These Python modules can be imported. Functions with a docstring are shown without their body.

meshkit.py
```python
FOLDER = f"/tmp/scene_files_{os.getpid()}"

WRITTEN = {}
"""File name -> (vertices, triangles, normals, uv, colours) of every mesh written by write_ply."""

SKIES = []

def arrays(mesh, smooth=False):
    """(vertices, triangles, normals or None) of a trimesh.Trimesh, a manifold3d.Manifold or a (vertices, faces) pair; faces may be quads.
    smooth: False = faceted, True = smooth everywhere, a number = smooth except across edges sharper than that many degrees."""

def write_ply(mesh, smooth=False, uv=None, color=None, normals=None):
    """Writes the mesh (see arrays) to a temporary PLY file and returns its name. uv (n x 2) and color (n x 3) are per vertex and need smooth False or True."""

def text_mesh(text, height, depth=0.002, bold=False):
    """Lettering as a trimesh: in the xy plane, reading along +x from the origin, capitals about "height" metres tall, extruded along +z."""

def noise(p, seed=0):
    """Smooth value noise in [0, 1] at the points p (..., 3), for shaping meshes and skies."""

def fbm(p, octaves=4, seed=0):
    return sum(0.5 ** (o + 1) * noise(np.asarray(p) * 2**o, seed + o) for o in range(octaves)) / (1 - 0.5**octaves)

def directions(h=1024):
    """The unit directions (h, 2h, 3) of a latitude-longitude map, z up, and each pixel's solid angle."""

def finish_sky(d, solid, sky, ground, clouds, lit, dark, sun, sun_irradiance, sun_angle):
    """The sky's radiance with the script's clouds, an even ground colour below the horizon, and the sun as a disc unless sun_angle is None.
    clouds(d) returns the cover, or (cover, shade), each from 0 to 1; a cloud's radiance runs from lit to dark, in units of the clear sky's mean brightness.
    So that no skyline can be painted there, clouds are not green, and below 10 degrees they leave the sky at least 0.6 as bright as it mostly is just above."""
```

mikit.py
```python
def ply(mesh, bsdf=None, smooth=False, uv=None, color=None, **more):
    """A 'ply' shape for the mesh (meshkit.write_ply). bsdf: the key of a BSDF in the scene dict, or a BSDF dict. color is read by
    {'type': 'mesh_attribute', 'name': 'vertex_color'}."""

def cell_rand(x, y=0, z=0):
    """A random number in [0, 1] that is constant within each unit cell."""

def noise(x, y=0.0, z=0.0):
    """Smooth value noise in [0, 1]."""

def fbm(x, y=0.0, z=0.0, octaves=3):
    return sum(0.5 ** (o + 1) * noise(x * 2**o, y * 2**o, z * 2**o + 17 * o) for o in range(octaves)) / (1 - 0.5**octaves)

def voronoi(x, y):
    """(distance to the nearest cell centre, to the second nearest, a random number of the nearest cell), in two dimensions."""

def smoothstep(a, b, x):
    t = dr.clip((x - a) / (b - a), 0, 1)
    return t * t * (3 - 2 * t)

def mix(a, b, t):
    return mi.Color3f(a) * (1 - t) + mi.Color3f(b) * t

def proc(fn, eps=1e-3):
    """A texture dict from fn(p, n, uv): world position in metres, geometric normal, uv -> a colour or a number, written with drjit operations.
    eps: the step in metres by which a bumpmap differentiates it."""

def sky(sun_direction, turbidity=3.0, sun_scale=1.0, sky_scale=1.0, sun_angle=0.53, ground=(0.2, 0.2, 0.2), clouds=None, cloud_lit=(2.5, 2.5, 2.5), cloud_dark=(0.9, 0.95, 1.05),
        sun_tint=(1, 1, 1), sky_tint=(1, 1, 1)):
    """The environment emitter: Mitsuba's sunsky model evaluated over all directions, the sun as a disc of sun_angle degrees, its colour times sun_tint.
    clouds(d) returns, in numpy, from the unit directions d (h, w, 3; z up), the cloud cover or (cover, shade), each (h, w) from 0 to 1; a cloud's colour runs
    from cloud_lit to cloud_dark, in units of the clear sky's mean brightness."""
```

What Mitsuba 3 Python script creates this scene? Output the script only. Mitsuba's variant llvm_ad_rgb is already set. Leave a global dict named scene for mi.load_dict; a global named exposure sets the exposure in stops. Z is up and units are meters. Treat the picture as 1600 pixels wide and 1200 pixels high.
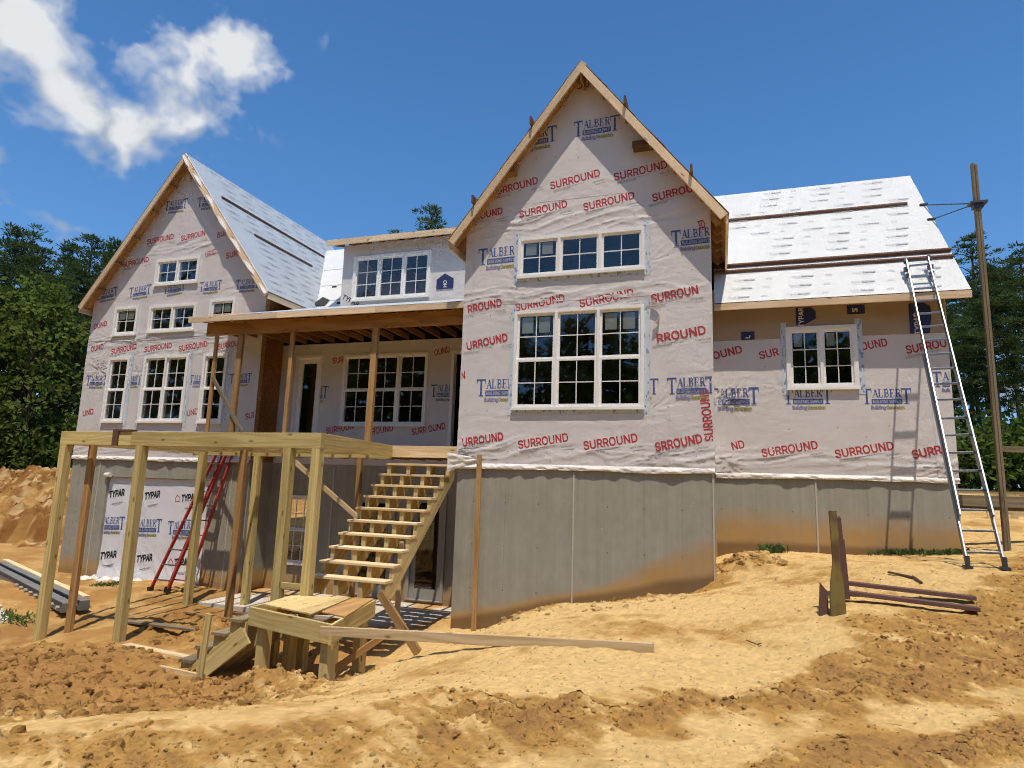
import math, numpy as np, trimesh, mitsuba as mi, mikit, meshkit, drjit as dr
import shapely, shapely.geometry as sg, shapely.affinity as sa, shapely.ops as so
from scipy.interpolate import RBFInterpolator, RegularGridInterpolator
from mikit import noise, fbm, voronoi, smoothstep, mix, cell_rand
T = mi.ScalarTransform4f
scene, labels = {}, {}

# ---------------------------------------------------------------- camera, sky, exposure (eye at z = 0, x along the facade, y into the scene)
exposure = 1.42
YAW, PITCH, ROLL = map(math.radians, (-18.44035, 8.94259, 1.84692))
fw = np.array([math.sin(YAW) * math.cos(PITCH), math.cos(YAW) * math.cos(PITCH), math.sin(PITCH)])
rt = np.array([math.cos(YAW), -math.sin(YAW), 0])
up = np.cross(rt, fw)
rt, up = rt * math.cos(ROLL) + up * math.sin(ROLL), -rt * math.sin(ROLL) + up * math.cos(ROLL)
M = np.eye(4); M[:3, 0], M[:3, 1], M[:3, 2] = -rt, up, fw
scene['camera'] = {'type': 'perspective', 'fov': math.degrees(2 * math.atan(800 / 983.668)), 'fov_axis': 'x',
                   'to_world': T(M), 'near_clip': 0.1, 'far_clip': 2000.0}
SUN = (0.37, -1.0, 2.6)

def clouds(d):
    az = np.degrees(np.arctan2(d[..., 0], d[..., 1])); el = np.degrees(np.arcsin(np.clip(d[..., 2], -1, 1)))
    wp = np.stack([az * 0.22, el * 0.26, 0 * az + 3], -1); w1, w2 = meshkit.fbm(wp, 4, 51) - .5, meshkit.fbm(wp + 30, 4, 52) - .5
    q = np.stack([az * 0.16 + .5 * w1, el * 0.20 + .5 * w2, 0 * az], -1); az0, el0 = az, el; az, el = az + 7.5 * w1, el + 6.0 * w2
    n = meshkit.fbm(q * 1.0, 6, 3); n2 = meshkit.fbm(q * 3.1 + 9, 4, 8); n3 = meshkit.fbm(q * 11 + 4, 4, 13)
    def blob(a, e, ra, re, rot=0.0):
        c, s = math.cos(math.radians(rot)), math.sin(math.radians(rot))
        u, v = (az - a) * c + (el - e) * s, -(az - a) * s + (el - e) * c
        return np.exp(-((u / ra) ** 2 + (v / re) ** 2))
    f = 1.15 * blob(-48.3, 29.9, 4.9, 3.9, 25) + 0.9 * blob(-43.6, 33.0, 3.6, 1.6, 15) + 0.65 * blob(-42.0, 31.0, 1.9, 1.8, -40) + .7 * blob(-51.2, 26.6, 2.6, 1.6)
    f += 1.1 * blob(-61.5, 29.6, 6.8, 4.8, -10) + .95 * blob(-55.0, 27.0, 5.5, 2.4, -35) + 0.55 * blob(-51.8, 25.6, 1.6, 1.6)
    f += 1.1 * blob(-60.2, 19.5, 2.0, 1.5) + 0.75 * blob(-56.0, 16.8, 5.5, 0.9, -20) + 0.42 * blob(4.6, 24.6, 1.6, 0.9)
    f += 0.9 * blob(21, 8.0, 7, 1.1) + 0.8 * blob(13, 6.0, 4, 0.9) + 0.8 * blob(-58, 12.0, 3, 1.2)
    far = np.clip((np.abs(az0 + 17) - 60) / 25, 0, 1)          # the same fair-weather clouds go on round the sky
    wide = meshkit.fbm(np.stack([d[..., 0], d[..., 1], d[..., 2]], -1) / np.maximum(d[..., 2:], 0.12) * 0.9, 5, 21)
    f = f + far * np.clip((wide - 0.63) * 7, 0, 1.1)
    f = f * (0.05 + 1.95 * n)
    cover = np.clip((f + (n2 - 0.5) * 1.25 + (n3 - 0.5) * .75 - 0.36) / 1.15, 0, 1) * np.clip(f * 4, 0, 1)
    cover = cover ** 1.1
    shade = np.clip(1.35 - 1.7 * n2 - .45 * (f - .5) + 0.6 * (n3 - 0.5) - .09 * (el - 28) , 0, 1)
    return 0.90 * cover, shade

scene['sky'] = mikit.sky(SUN, turbidity=3.0, clouds=clouds, cloud_lit=(2.45, 2.48, 2.46), cloud_dark=(1.25, 1.38, 1.5), sky_tint=(.78, 1.26, 1.66), sun_tint=(.95, 1.0, 1.07), ground=(0.26, 0.19, 0.11))

# ---------------------------------------------------------------- materials
def bs(name, color, rough=0.75, spec=0.3, bump=None, scale=0.01, two=True, eps=1e-3, **kw):
    c = mikit.proc(color) if callable(color) else ({'type': 'rgb', 'value': list(color)} if not isinstance(color, dict) else color)
    b = {'type': 'principled', 'base_color': c, 'roughness': rough, 'specular': spec, **kw}
    if bump is not None:
        b = {'type': 'bumpmap', 'arbitrary': mikit.proc(bump, eps), 'scale': scale, 'bsdf': b}
    scene[name] = {'type': 'twosided', 'bsdf': b} if two else b

def wood(c0, c1, knot, freq=38.0, dirt=None):
    def f(p, n, uv):
        u, v = uv.x, uv.y
        w = fbm(u * 0.9, v * 7.0, 0.0, 2)
        g = fbm(u * 1.3, v * freq + w * 5.0, 3.0, 3)
        d, _, r = voronoi(u * 1.9, v * 5.0)
        k = (1 - smoothstep(0.035, 0.13, d)) * dr.select(r > 0.62, 1.0, 0.0)
        board = cell_rand(dr.floor(v / 5.0), 3, 1)
        c = mix(c0, c1, smoothstep(0.25, 0.75, g)) * (0.82 + 0.36 * board)
        c = mix(c, knot, k * 0.8)
        if dirt is not None:
            c = mix(c, dirt, 0.55 * smoothstep(0.5, 0.75, fbm(p.x * 3, p.y * 3, p.z * 3, 3)))
        return c
    return f
wood_bump = lambda p, n, uv: fbm(uv.x * 2.0, uv.y * 60.0, 0, 2)
bs('m_treated', wood((.56, .45, .20), (.42, .32, .125), (.14, .085, .03)), .8, .2, wood_bump, .002)
bs('m_fresh', wood((.68, .53, .33), (.55, .40, .21), (.20, .11, .05)), .8, .2, wood_bump, .002)
bs('m_stud', wood((.39, .235, .10), (.29, .16, .06), (.15, .08, .035), dirt=(.36, .2, .08)), .8, .2)
bs('m_weather', wood((.24, .20, .13), (.17, .135, .085), (.10, .07, .04)), .85, .2)
bs('m_brown', wood((.17, .095, .06), (.12, .065, .045), (.06, .03, .02)), .85, .2)
bs('m_fascia', wood((.74, .57, .38), (.62, .46, .29), (.25, .14, .08), freq=18), .8, .2)

def osb_col(p, n, uv):
    a = dr.abs(n.z) > 0.5
    x = dr.select(a, p.x, p.x + p.y); y = dr.select(a, p.y, p.z)
    _, _, r = voronoi(x * 22 + 5 * fbm(x * 4, y * 4, 1, 2), y * 34)
    return mix((.50, .29, .12), (.34, .175, .06), r) * (0.8 + .4 * fbm(x * 2, y * 2, 0, 2))
bs('m_osb', osb_col, .8, .2)
bs('m_orange', wood((.34, .175, .055), (.25, .115, .035), (.12, .06, .03), freq=14), .8, .2)
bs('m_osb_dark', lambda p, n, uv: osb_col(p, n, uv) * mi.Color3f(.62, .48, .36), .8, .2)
bs('m_ply', wood((.66, .50, .24), (.57, .40, .17), (.30, .17, .06), freq=12), .7, .25)
bs('m_ply_dark', wood((.56, .33, .13), (.44, .24, .09), (.25, .12, .05), freq=14), .7, .25)

def wrap_col(p, n, uv):
    m = fbm(p.x * 1.4, p.z * 1.4, p.y, 3); s = fbm(p.x * 9, p.z * 7, p.y, 2)
    weave = noise(p.x * 210, p.z * 210, p.y * 210)
    stud = smoothstep(.46, .5, dr.abs(p.x / .4064 - dr.floor(p.x / .4064) - .5))
    return mi.Color3f(.605, .575, .562) * (0.93 + .10 * m + .05 * (s - .5) + .03 * (weave - .5) - .025 * stud)
wrap_bump = lambda p, n, uv: fbm(p.x * 5, p.z * 5, p.y * 5, 3) * .7 + fbm(p.x * 16 + p.z * 3, p.z * 26, p.y * 5, 2) * .25
bs('m_wrap', wrap_col, .5, .35, wrap_bump, .012, eps=4e-3)
bs('m_panel_wrap', lambda p, n, uv: mi.Color3f(.66, .68, .74) * (.93 + .12 * fbm(p.x * 2, p.z * 2, 0, 3)), .45, .4)
bs('m_tan', lambda p, n, uv: mi.Color3f(.38, .285, .19) * (.9 + .2 * fbm(p.x * 2, p.z * 3, 0, 3)), .6, .3)
bs('m_door_grey', (.30, .29, .27), .6, .3)
bs('m_flap', (.74, .70, .66), .5, .35)
bs('m_red', lambda p, n, uv: mi.Color3f(.40, .045, .055) * (.85 + .4 * fbm(p.x * 14, p.z * 14, p.y, 2)), .6, .2)
bs('m_blue', lambda p, n, uv: mi.Color3f(.065, .105, .27) * (.85 + .4 * fbm(p.x * 14, p.z * 14, p.y, 2)), .6, .2)
bs('m_navy', (.03, .04, .12), .6, .2)
bs('m_violet', (.20, .19, .33), .6, .2)
bs('m_olive', (.27, .26, .08), .6, .2)
bs('m_grey_print', (.33, .31, .30), .6, .2)
bs('m_roof_print_dark', (.27, .29, .32), .6, .2)
bs('m_roof_print', (.42, .435, .45), .6, .2)
bs('m_black_print', (.03, .03, .035), .6, .2)
bs('m_tape', lambda p, n, uv: mix((.50, .56, .62), (.16, .22, .34), smoothstep(.62, .70, noise(p.x * 34, p.z * 17, p.y * 3)) * .8), .45, .4)
bs('m_vinyl', (.78, .77, .74), .35, .45)
scene['m_glass'] = {'type': 'thindielectric', 'int_ior': 1.55}
bs('m_sticker', (.20, .22, .195), .6, .2)
bs('m_room_dark', (.05, .04, .03), .9, .1)  # near-black: the dark of unlit rooms put into the colour

def under(base):
    def f(p, n, uv):
        a = fbm(p.x * 2.2, p.y * 2.2, p.z * 2.2, 3); b = noise(p.x * 26, p.y * 2.0, p.z * 2.0)
        return mi.Color3f(base) * (.90 + .13 * a + .05 * (b - .5))
    return f
bs('m_underlay', under((.66, .675, .67)), .5, .35, lambda p, n, uv: noise(p.x * 21, p.y * 1.6, p.z * 1.6) + .7 * fbm(p.x * 5, p.y * 5, p.z * 5, 2), .006, eps=4e-3)
bs('m_underlay_grey', under((.42, .47, .51)), .5, .35, lambda p, n, uv: noise(p.y * 21, p.x * 1.6, p.z * 1.6) + .7 * fbm(p.x * 5, p.y * 5, p.z * 5, 2), .006, eps=4e-3)

def found_col(p, n, uv):
    w = fbm(p.x * 1.1, p.z * 2.0, p.y, 3); fine = fbm(p.x * 14, p.z * 9, p.y * 4, 3); drip = fbm(p.x * 9, p.z * .8, p.y, 2)
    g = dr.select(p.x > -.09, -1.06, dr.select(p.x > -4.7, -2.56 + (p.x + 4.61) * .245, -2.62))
    top = dr.select(p.x > -.09, .85, dr.select(p.x > -4.7, .34 + .5 * smoothstep(-2.2, -.3, p.x), .55))
    h = (p.z - g) / top + .35 * (w - .5)
    s = (1 - smoothstep(.35, 1.0, h)) * (.55 + .6 * drip) * smoothstep(-.7, .35, h + .45)
    c = mi.Color3f(.325, .315, .262) * (.80 + .22 * w + .20 * (fine - .5) + .12 * (drip - .5))
    d, _, r = voronoi(p.x * 2.3, p.z * 2.3)
    c = mix(c, (.55, .54, .49), (1 - smoothstep(.01, .035, d)) * dr.select(r > .8, .45, 0.0))
    joint = (1 - smoothstep(.004, .012, dr.abs(p.x / .61 - dr.round(p.x / .61)) * .61)) * dr.select(noise(dr.round(p.x / .61) * 7.3, 2, 1) > .5, .14, .05)
    tie = (1 - smoothstep(.010, .018, dr.sqrt(dr.square(p.x - dr.round(p.x / .61) * .61) + dr.square(p.z + .35 - dr.round((p.z + .35) / .75) * .75)))) * .5
    c = c * (1 - dr.maximum(joint, tie)) * (.93 + .14 * fbm(p.x * 26, p.z * .5, 4, 2))
    c = mix(c, (.42, .235, .065), dr.clip(s, 0, 1) * .9)
    return mix(c, (.15, .09, .04), (1 - smoothstep(.02, .16, p.z - g - .05 + .1 * (w - .5))) * dr.select(p.x > -4.7, .8, .3))  # dark band at the foot: shade of the soil gap painted over brown earth
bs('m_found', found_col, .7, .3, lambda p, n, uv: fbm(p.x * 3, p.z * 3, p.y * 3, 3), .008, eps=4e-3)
bs('m_found_strip', (.44, .42, .36), .6, .3)
bs('m_slab', lambda p, n, uv: mix((.48, .44, .37), (.40, .25, .11), smoothstep(.45, .65, fbm(p.x * 1.5, p.y * 1.5, 0, 3))), .9, .2)
bs('m_alu', lambda p, n, uv: mi.Color3f(.27, .30, .325) * (.85 + .25 * fbm(p.x * 8, p.y * 8, p.z * 8, 2)), .42, .5, metallic=.9)
bs('m_fibre_red', lambda p, n, uv: mix((.50, .065, .05), (.36, .05, .04), fbm(p.x * 6, p.y * 6, p.z * 6, 2)), .5, .4)
bs('m_black', (.03, .03, .03), .6, .3)
bs('m_rust', lambda p, n, uv: mix((.15, .075, .055), (.09, .05, .045), fbm(p.x * 7, p.y * 7, p.z * 7, 3)), .7, .4)
bs('m_steel_olive', lambda p, n, uv: mix((.20, .155, .045), (.11, .065, .03), smoothstep(.4, .7, fbm(p.x * 9, p.y * 9, p.z * 5, 3))), .6, .4)
bs('m_iron', (.07, .08, .10), .5, .5, metallic=.6)
bs('m_form_grey', lambda p, n, uv: mix((.12, .122, .12), (.21, .21, .20), fbm(p.x * 5, p.y * 5, p.z * 9, 3)), .7, .3)
bs('m_soil', {'type': 'mesh_attribute', 'name': 'vertex_color'}, .95, .1, lambda p, n, uv: fbm(p.x * 24, p.y * 24, p.z * 10, 3) + .45 * fbm(p.x * 75, p.y * 75, 0, 2), .042, eps=3e-3)
bs('m_clod', lambda p, n, uv: mix((.38, .22, .08), (.22, .105, .036), smoothstep(.35, .65, fbm(p.x * 3, p.y * 3, p.z * 3, 2))) * (.85 + .3 * noise(p.x * 60, p.y * 60, p.z * 60)), .95, .1)
bs('m_clod_pale', (.60, .41, .19), .95, .1)
bs('m_concrete_pale', lambda p, n, uv: mi.Color3f(.50, .47, .40) * (.8 + .4 * fbm(p.x * 4, p.y * 4, 0, 3)), .9, .2)
bs('m_bark', lambda p, n, uv: mix((.10, .075, .058), (.17, .13, .10), fbm(p.x * 9, p.y * 9, p.z * 3, 2)), .9, .1)
def leaf(name, c, t):
    def f(p, n, uv):
        return mi.Color3f(c) * (.55 + .9 * fbm(p.x * .45, p.y * .45, p.z * .45, 2)) * (.8 + .4 * noise(p.x * 5, p.y * 5, p.z * 5))
    scene[name] = {'type': 'principledthin', 'base_color': mikit.proc(f), 'roughness': .55, 'diff_trans': t, 'spec_trans': 0.0, 'eta': 1.4}
leaf('m_leaf', (.115, .170, .036), .9)
leaf('m_leaf_light', (.16, .22, .046), 1.0)
leaf('m_needle', (.085, .128, .042), .8)
leaf('m_weed', (.10, .16, .05), .7)

# ---------------------------------------------------------------- helpers
COUNT = {}
def key_for(name):
    k = COUNT.get(name, -1) + 1; COUNT[name] = k
    return name if k == 0 else '%s_%03d' % (name, k)
def put(name, mesh, bsdf, parent=None, label=None, cat=None, group=None, kind=None, uv=None, smooth=False, color=None):
    key = key_for(name if parent is None else parent + '__' + name)
    scene[key] = mikit.ply(mesh, bsdf, smooth=smooth, uv=uv, color=color)
    tag(key, label, cat, group, kind)
    return key
def tag(key, label=None, cat=None, group=None, kind=None):
    d = {k: v for k, v in (('label', label), ('category', cat), ('group', group), ('kind', kind)) if v}
    if d: labels[key] = d
def thing(name, label, cat, group=None):
    k = key_for(name); tag(k, label, cat, group); return k
def copy(key, name, parent, to_world):
    """Another entry from the same ply dict."""
    k = key_for(parent + '__' + name); scene[k] = {**scene[key], 'to_world': to_world}; return k

RNG = np.random.default_rng(7)
def board(a, b, w, t, upv=(0, 0, 1), c=.004):
    """A chamfered board from a to b; w along upv, t across. Returns (mesh, uv) with the grain along it."""
    a, b = np.asarray(a, float), np.asarray(b, float); L = np.linalg.norm(b - a); d = (b - a) / L
    u = np.asarray(upv, float); u = u - d * (u @ d); u /= np.linalg.norm(u); s = np.cross(d, u)
    c = min(c, w * .3, t * .3)
    prof = np.array([(-t/2+c, -w/2), (t/2-c, -w/2), (t/2, -w/2+c), (t/2, w/2-c), (t/2-c, w/2), (-t/2+c, w/2), (-t/2, w/2-c), (-t/2, -w/2+c)])
    off = RNG.integers(0, 400) * 5.0 + RNG.random() * 2; u0 = RNG.random() * 50
    V, F, U = [], [], []
    run = 0.0
    for i in range(8):
        p, q = prof[i], prof[(i + 1) % 8]; e = np.linalg.norm(q - p); k = len(V)
        for (pp, x, dl) in ((p, run, 0), (q, run + e, 0), (q, run + e, L), (p, run, L)):
            V.append(a + d * dl + s * pp[0] + u * pp[1]); U.append((u0 + dl, off + 1 + x))
        F += [(k, k + 1, k + 2), (k, k + 2, k + 3)]; run += e
    for dl, rev in ((0, True), (L, False)):
        k = len(V)
        for p in prof: V.append(a + d * dl + s * p[0] + u * p[1]); U.append((u0 + p[0] * 8, off + 1 + p[1] * 3))
        for i in range(1, 7): F.append((k, k + i + 1, k + i) if rev else (k, k + i, k + i + 1))
    return trimesh.Trimesh(np.array(V), np.array(F), process=False), np.array(U)
def addb(name, a, b, w, t, mat, parent=None, upv=(0, 0, 1), **kw):
    m, uv = board(a, b, w, t, upv); return put(name, m, mat, parent, uv=uv, **kw)
def join(list_):
    ms, us = zip(*list_)
    V = np.vstack([np.array(m.vertices) for m in ms]); F, o = [], 0
    for m in ms: F.append(np.array(m.faces) + o); o += len(m.vertices)
    return trimesh.Trimesh(V, np.vstack(F), process=False), np.vstack(us)
def box(x0, x1, y0, y1, z0, z1):
    m = trimesh.creation.box(extents=(x1 - x0, y1 - y0, z1 - z0)); m.apply_translation(((x0 + x1) / 2, (y0 + y1) / 2, (z0 + z1) / 2)); return m
cat_ = trimesh.util.concatenate
def rod(a, b, r, sides=8):
    m = trimesh.creation.cylinder(r, segment=(np.asarray(a, float), np.asarray(b, float)), sections=sides); return m
def extr_xz(poly, y0, y1):
    """A polygon in x, z extruded from y0 to y1."""
    ms = [trimesh.creation.extrude_polygon(g, y1 - y0, engine='earcut') for g in getattr(poly, 'geoms', [poly]) if g.area > 1e-7]
    m = cat_(ms); v = np.array(m.vertices); m.vertices = np.stack([v[:, 0], y1 - v[:, 2], v[:, 1]], 1); return m
def extr_yz(poly, x0, x1):
    m = trimesh.creation.extrude_polygon(poly, x1 - x0, engine='earcut'); v = np.array(m.vertices)
    m.vertices = np.stack([x0 + v[:, 2], v[:, 0], v[:, 1]], 1); return m
def slab(quad, th):
    """A slab under the quad (4 points, counter-clockwise from above), th thick vertically."""
    q = np.asarray(quad, float); n = len(q); v = np.vstack([q, q - [0, 0, th]])
    f = [(0, i, i + 1) for i in range(1, n - 1)] + [(n, n + i + 1, n + i) for i in range(1, n - 1)]
    for i in range(n): j = (i + 1) % n; f += [(i, n + i, n + j), (i, n + j, j)]
    return trimesh.Trimesh(v, np.array(f), process=False)
def saw(p, n, uv):
    a = dr.abs(n.x) > .5; u = dr.select(a, p.y * .78 + p.z * .62, p.x); v = dr.select(a, p.z * .78 - p.y * .62, p.y + p.z) + p.x * 13
    g = fbm(u * 1.5, v * 36, 1, 3)
    return mix((.58, .46, .23), (.44, .33, .14), smoothstep(.25, .75, g)) * (.85 + .3 * fbm(u * .8, v * 3, 2, 2))
bs('m_treated2', saw, .8, .2)

# ---------------------------------------------------------------- ground
CTRL = np.array([
 (0,0,-1.55),(-2,2,-1.55),(2,2,-1.53),(-1,3.5,-1.51),(1.6,4.6,-1.46),(-3.2,2.6,-1.56),(-4.1,2.9,-1.60),(-3.2,3.6,-1.56),(-2.06,4.2,-1.50),(-6,2.5,-1.9),(-9,3,-2.3),(-6,4.2,-2.2),
 (-1.3,4.5,-1.47),(.58,5.9,-1.42),(-.6,6.1,-1.45),(-3.0,5.2,-1.86),(-4.3,5.0,-2.1),
 (-5.9,7.2,-2.72),(-4.5,6.85,-2.46),(-4.7,8.5,-2.72),(-5.9,8.6,-2.78),(-3.3,6.6,-1.95),(-3.5,8.0,-2.15),(-2.4,7.2,-1.66),(-2.0,8.1,-1.62),
 (-11.1,8.24,-2.88),(-9.4,8.24,-2.74),(-10.6,10.8,-2.72),(-9.4,11.2,-2.74),(-7.2,9.5,-2.76),(-10.5,8.5,-2.74),(-7.8,7.0,-2.62),(-8.5,5.5,-2.55),(-7.0,6.0,-2.5),
 (-8,12,-2.76),(-6,12,-2.74),(-4.7,10.7,-2.6),(-4.1,10.7,-2.54),(-3.1,10.7,-2.34),(-1.7,10.7,-1.98),(-.7,10.7,-1.74),(-.1,10.7,-1.47),(-1.15,9.6,-1.62),(-2.9,9.6,-2.1),
 (.4,7.3,-1.37),(1.07,7.3,-1.2),(2.4,8.1,-1.19),(2.5,8.8,-1.06),(2.97,9.7,-.89),(3.35,9.7,-.89),(.3,12.4,-1.12),(1.8,12.5,-1.05),(3.9,12.5,-.91),(.2,11,-1.28),(1.5,10,-1.1),
 (2.7,7.4,-1.28),(1.73,5.0,-1.44),(5,8,-1.0),(6,4,-1.3),(5,12,-.72),(8,20,-.35),(15,30,.1),(6,0,-1.5),(14,10,-.7),(20,45,.5),
 (-12.9,8.8,-2.76),(-14.6,9.8,-2.62),(-17,11.5,-2.55),(-16,12.1,-2.6),(-12,12,-2.62),(-14,10.9,-2.62),(-18.5,13,-2.5),(-22,14,-2.7),(-26,17,-2.4),(-14,6,-2.8),(-18,8,-2.8),(-30,12,-2.6),
 (-40,30,-1.0),(-25,30,-.8),(-10,25,-.8),(0,22,-.6),(-60,45,0),(-50,10,-2),(0,60,.5),(60,60,.5),(60,0,-1),(-60,-20,-1.5),(0,-25,-1.6),(40,-30,-1.6),(-10,-5,-1.9),(-10,15,-2.6),(-5,15,-2.4),(0,15,-1.2)], float)
RB = RBFInterpolator(CTRL[:, :2], CTRL[:, 2], kernel='thin_plate_spline', smoothing=.002)
gxc = np.concatenate([np.linspace(-70, -24, 20), np.linspace(-23, 10, 140), np.linspace(12, 70, 20)])
gyc = np.concatenate([np.linspace(-40, -2, 14), np.linspace(-1.5, 20, 100), np.linspace(22, 75, 18)])
G = RB(np.stack(np.meshgrid(gxc, gyc, indexing='ij'), -1).reshape(-1, 2)).reshape(len(gxc), len(gyc))
GI = RegularGridInterpolator((gxc, gyc), G, bounds_error=False, fill_value=None)
def seg_d(x, y, pts):
    best = np.full(np.shape(x), 1e9)
    for (ax, ay), (bx, by) in zip(pts[:-1], pts[1:]):
        t = np.clip(((x - ax) * (bx - ax) + (y - ay) * (by - ay)) / ((bx - ax) ** 2 + (by - ay) ** 2), 0, 1)
        best = np.minimum(best, np.hypot(x - ax - t * (bx - ax), y - ay - t * (by - ay)))
    return best
sst = lambda a, b, x: (lambda t: t * t * (3 - 2 * t))(np.clip((x - a) / (b - a), 0, 1))
def P3(x, y, z=0.0): return np.stack([x, y, np.zeros_like(x) + z], -1)
def soil_rough(x, y):
    """Where the soil is churned, damp and dark (track marks, spoil) instead of smooth pale sand, from 0 to 1."""
    j = meshkit.fbm(P3(x * .9, y * .9), 4, 5) - .5; j2 = meshkit.fbm(P3(x * 4, y * 4), 3, 15) - .5
    r = np.zeros_like(x)
    for pts, w, st in (([(-1.7, 4.0), (-1.1, 4.2), (-.72, 4.4), (-.2, 4.75), (.2, 5.0), (.77, 5.55), (1.56, 6.15), (2.6, 7.1), (4.2, 8.5)], .42, 1), ([(-4.2, 2.8), (-3.0, 3.0), (-2.2, 3.35), (-1.4, 3.7)], .42, .62), ([(.05, 3.8), (.8, 4.45), (1.4, 4.75), (2.4, 5.3)], .24, .9),
                   ([(1.5, 6.85), (2.5, 7.7), (3.6, 9.6), (5, 12)], .40, .6), ([(-2.6, 8.9), (-1.2, 9.9), (.2, 11.3)], .5, .5)):
        r = np.maximum(r, st * (1 - sst(.45, 1.35, seg_d(x, y, pts) / w + 1.5 * j + .9 * j2)))
    for pts, w in (([(-14, 5.6), (-8.5, 6.0), (-5.6, 5.6)], 1.75), ([(-5.4, 5.9), (-4.3, 5.4)], .8), ([(-9, 9.4), (-6.5, 9.2)], 1.2)):
        r = np.maximum(r, 1 - sst(.6, 1.15, seg_d(x, y, pts) / w + 1.2 * j + .6 * j2))
    return np.clip(r, 0, 1)
def mound(x, y):
    q = meshkit.fbm(P3(x * .5, y * .5), 4, 33) - .5
    a = .12 * np.exp(-(((x + 2.35) / .75) ** 2 + ((y - 8.7) / .55) ** 2)) * (1 + 1.6 * q) + .07 * np.exp(-(((x + 1.1) / .8) ** 2 + ((y - 9.9) / .4) ** 2)) + .2 * np.exp(-(((x - .35) / .45) ** 2 + ((y - 11.3) / .5) ** 2))
    a += .26 * np.exp(-(((x + 5.2) / .55) ** 2 + ((y - 6.55) / .3) ** 2)) * (1 + q) + .38 * np.exp(-(((x + 7.9) / .5) ** 2 + ((y - 8.9) / .5) ** 2)) * (1 + q)
    return a
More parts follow.
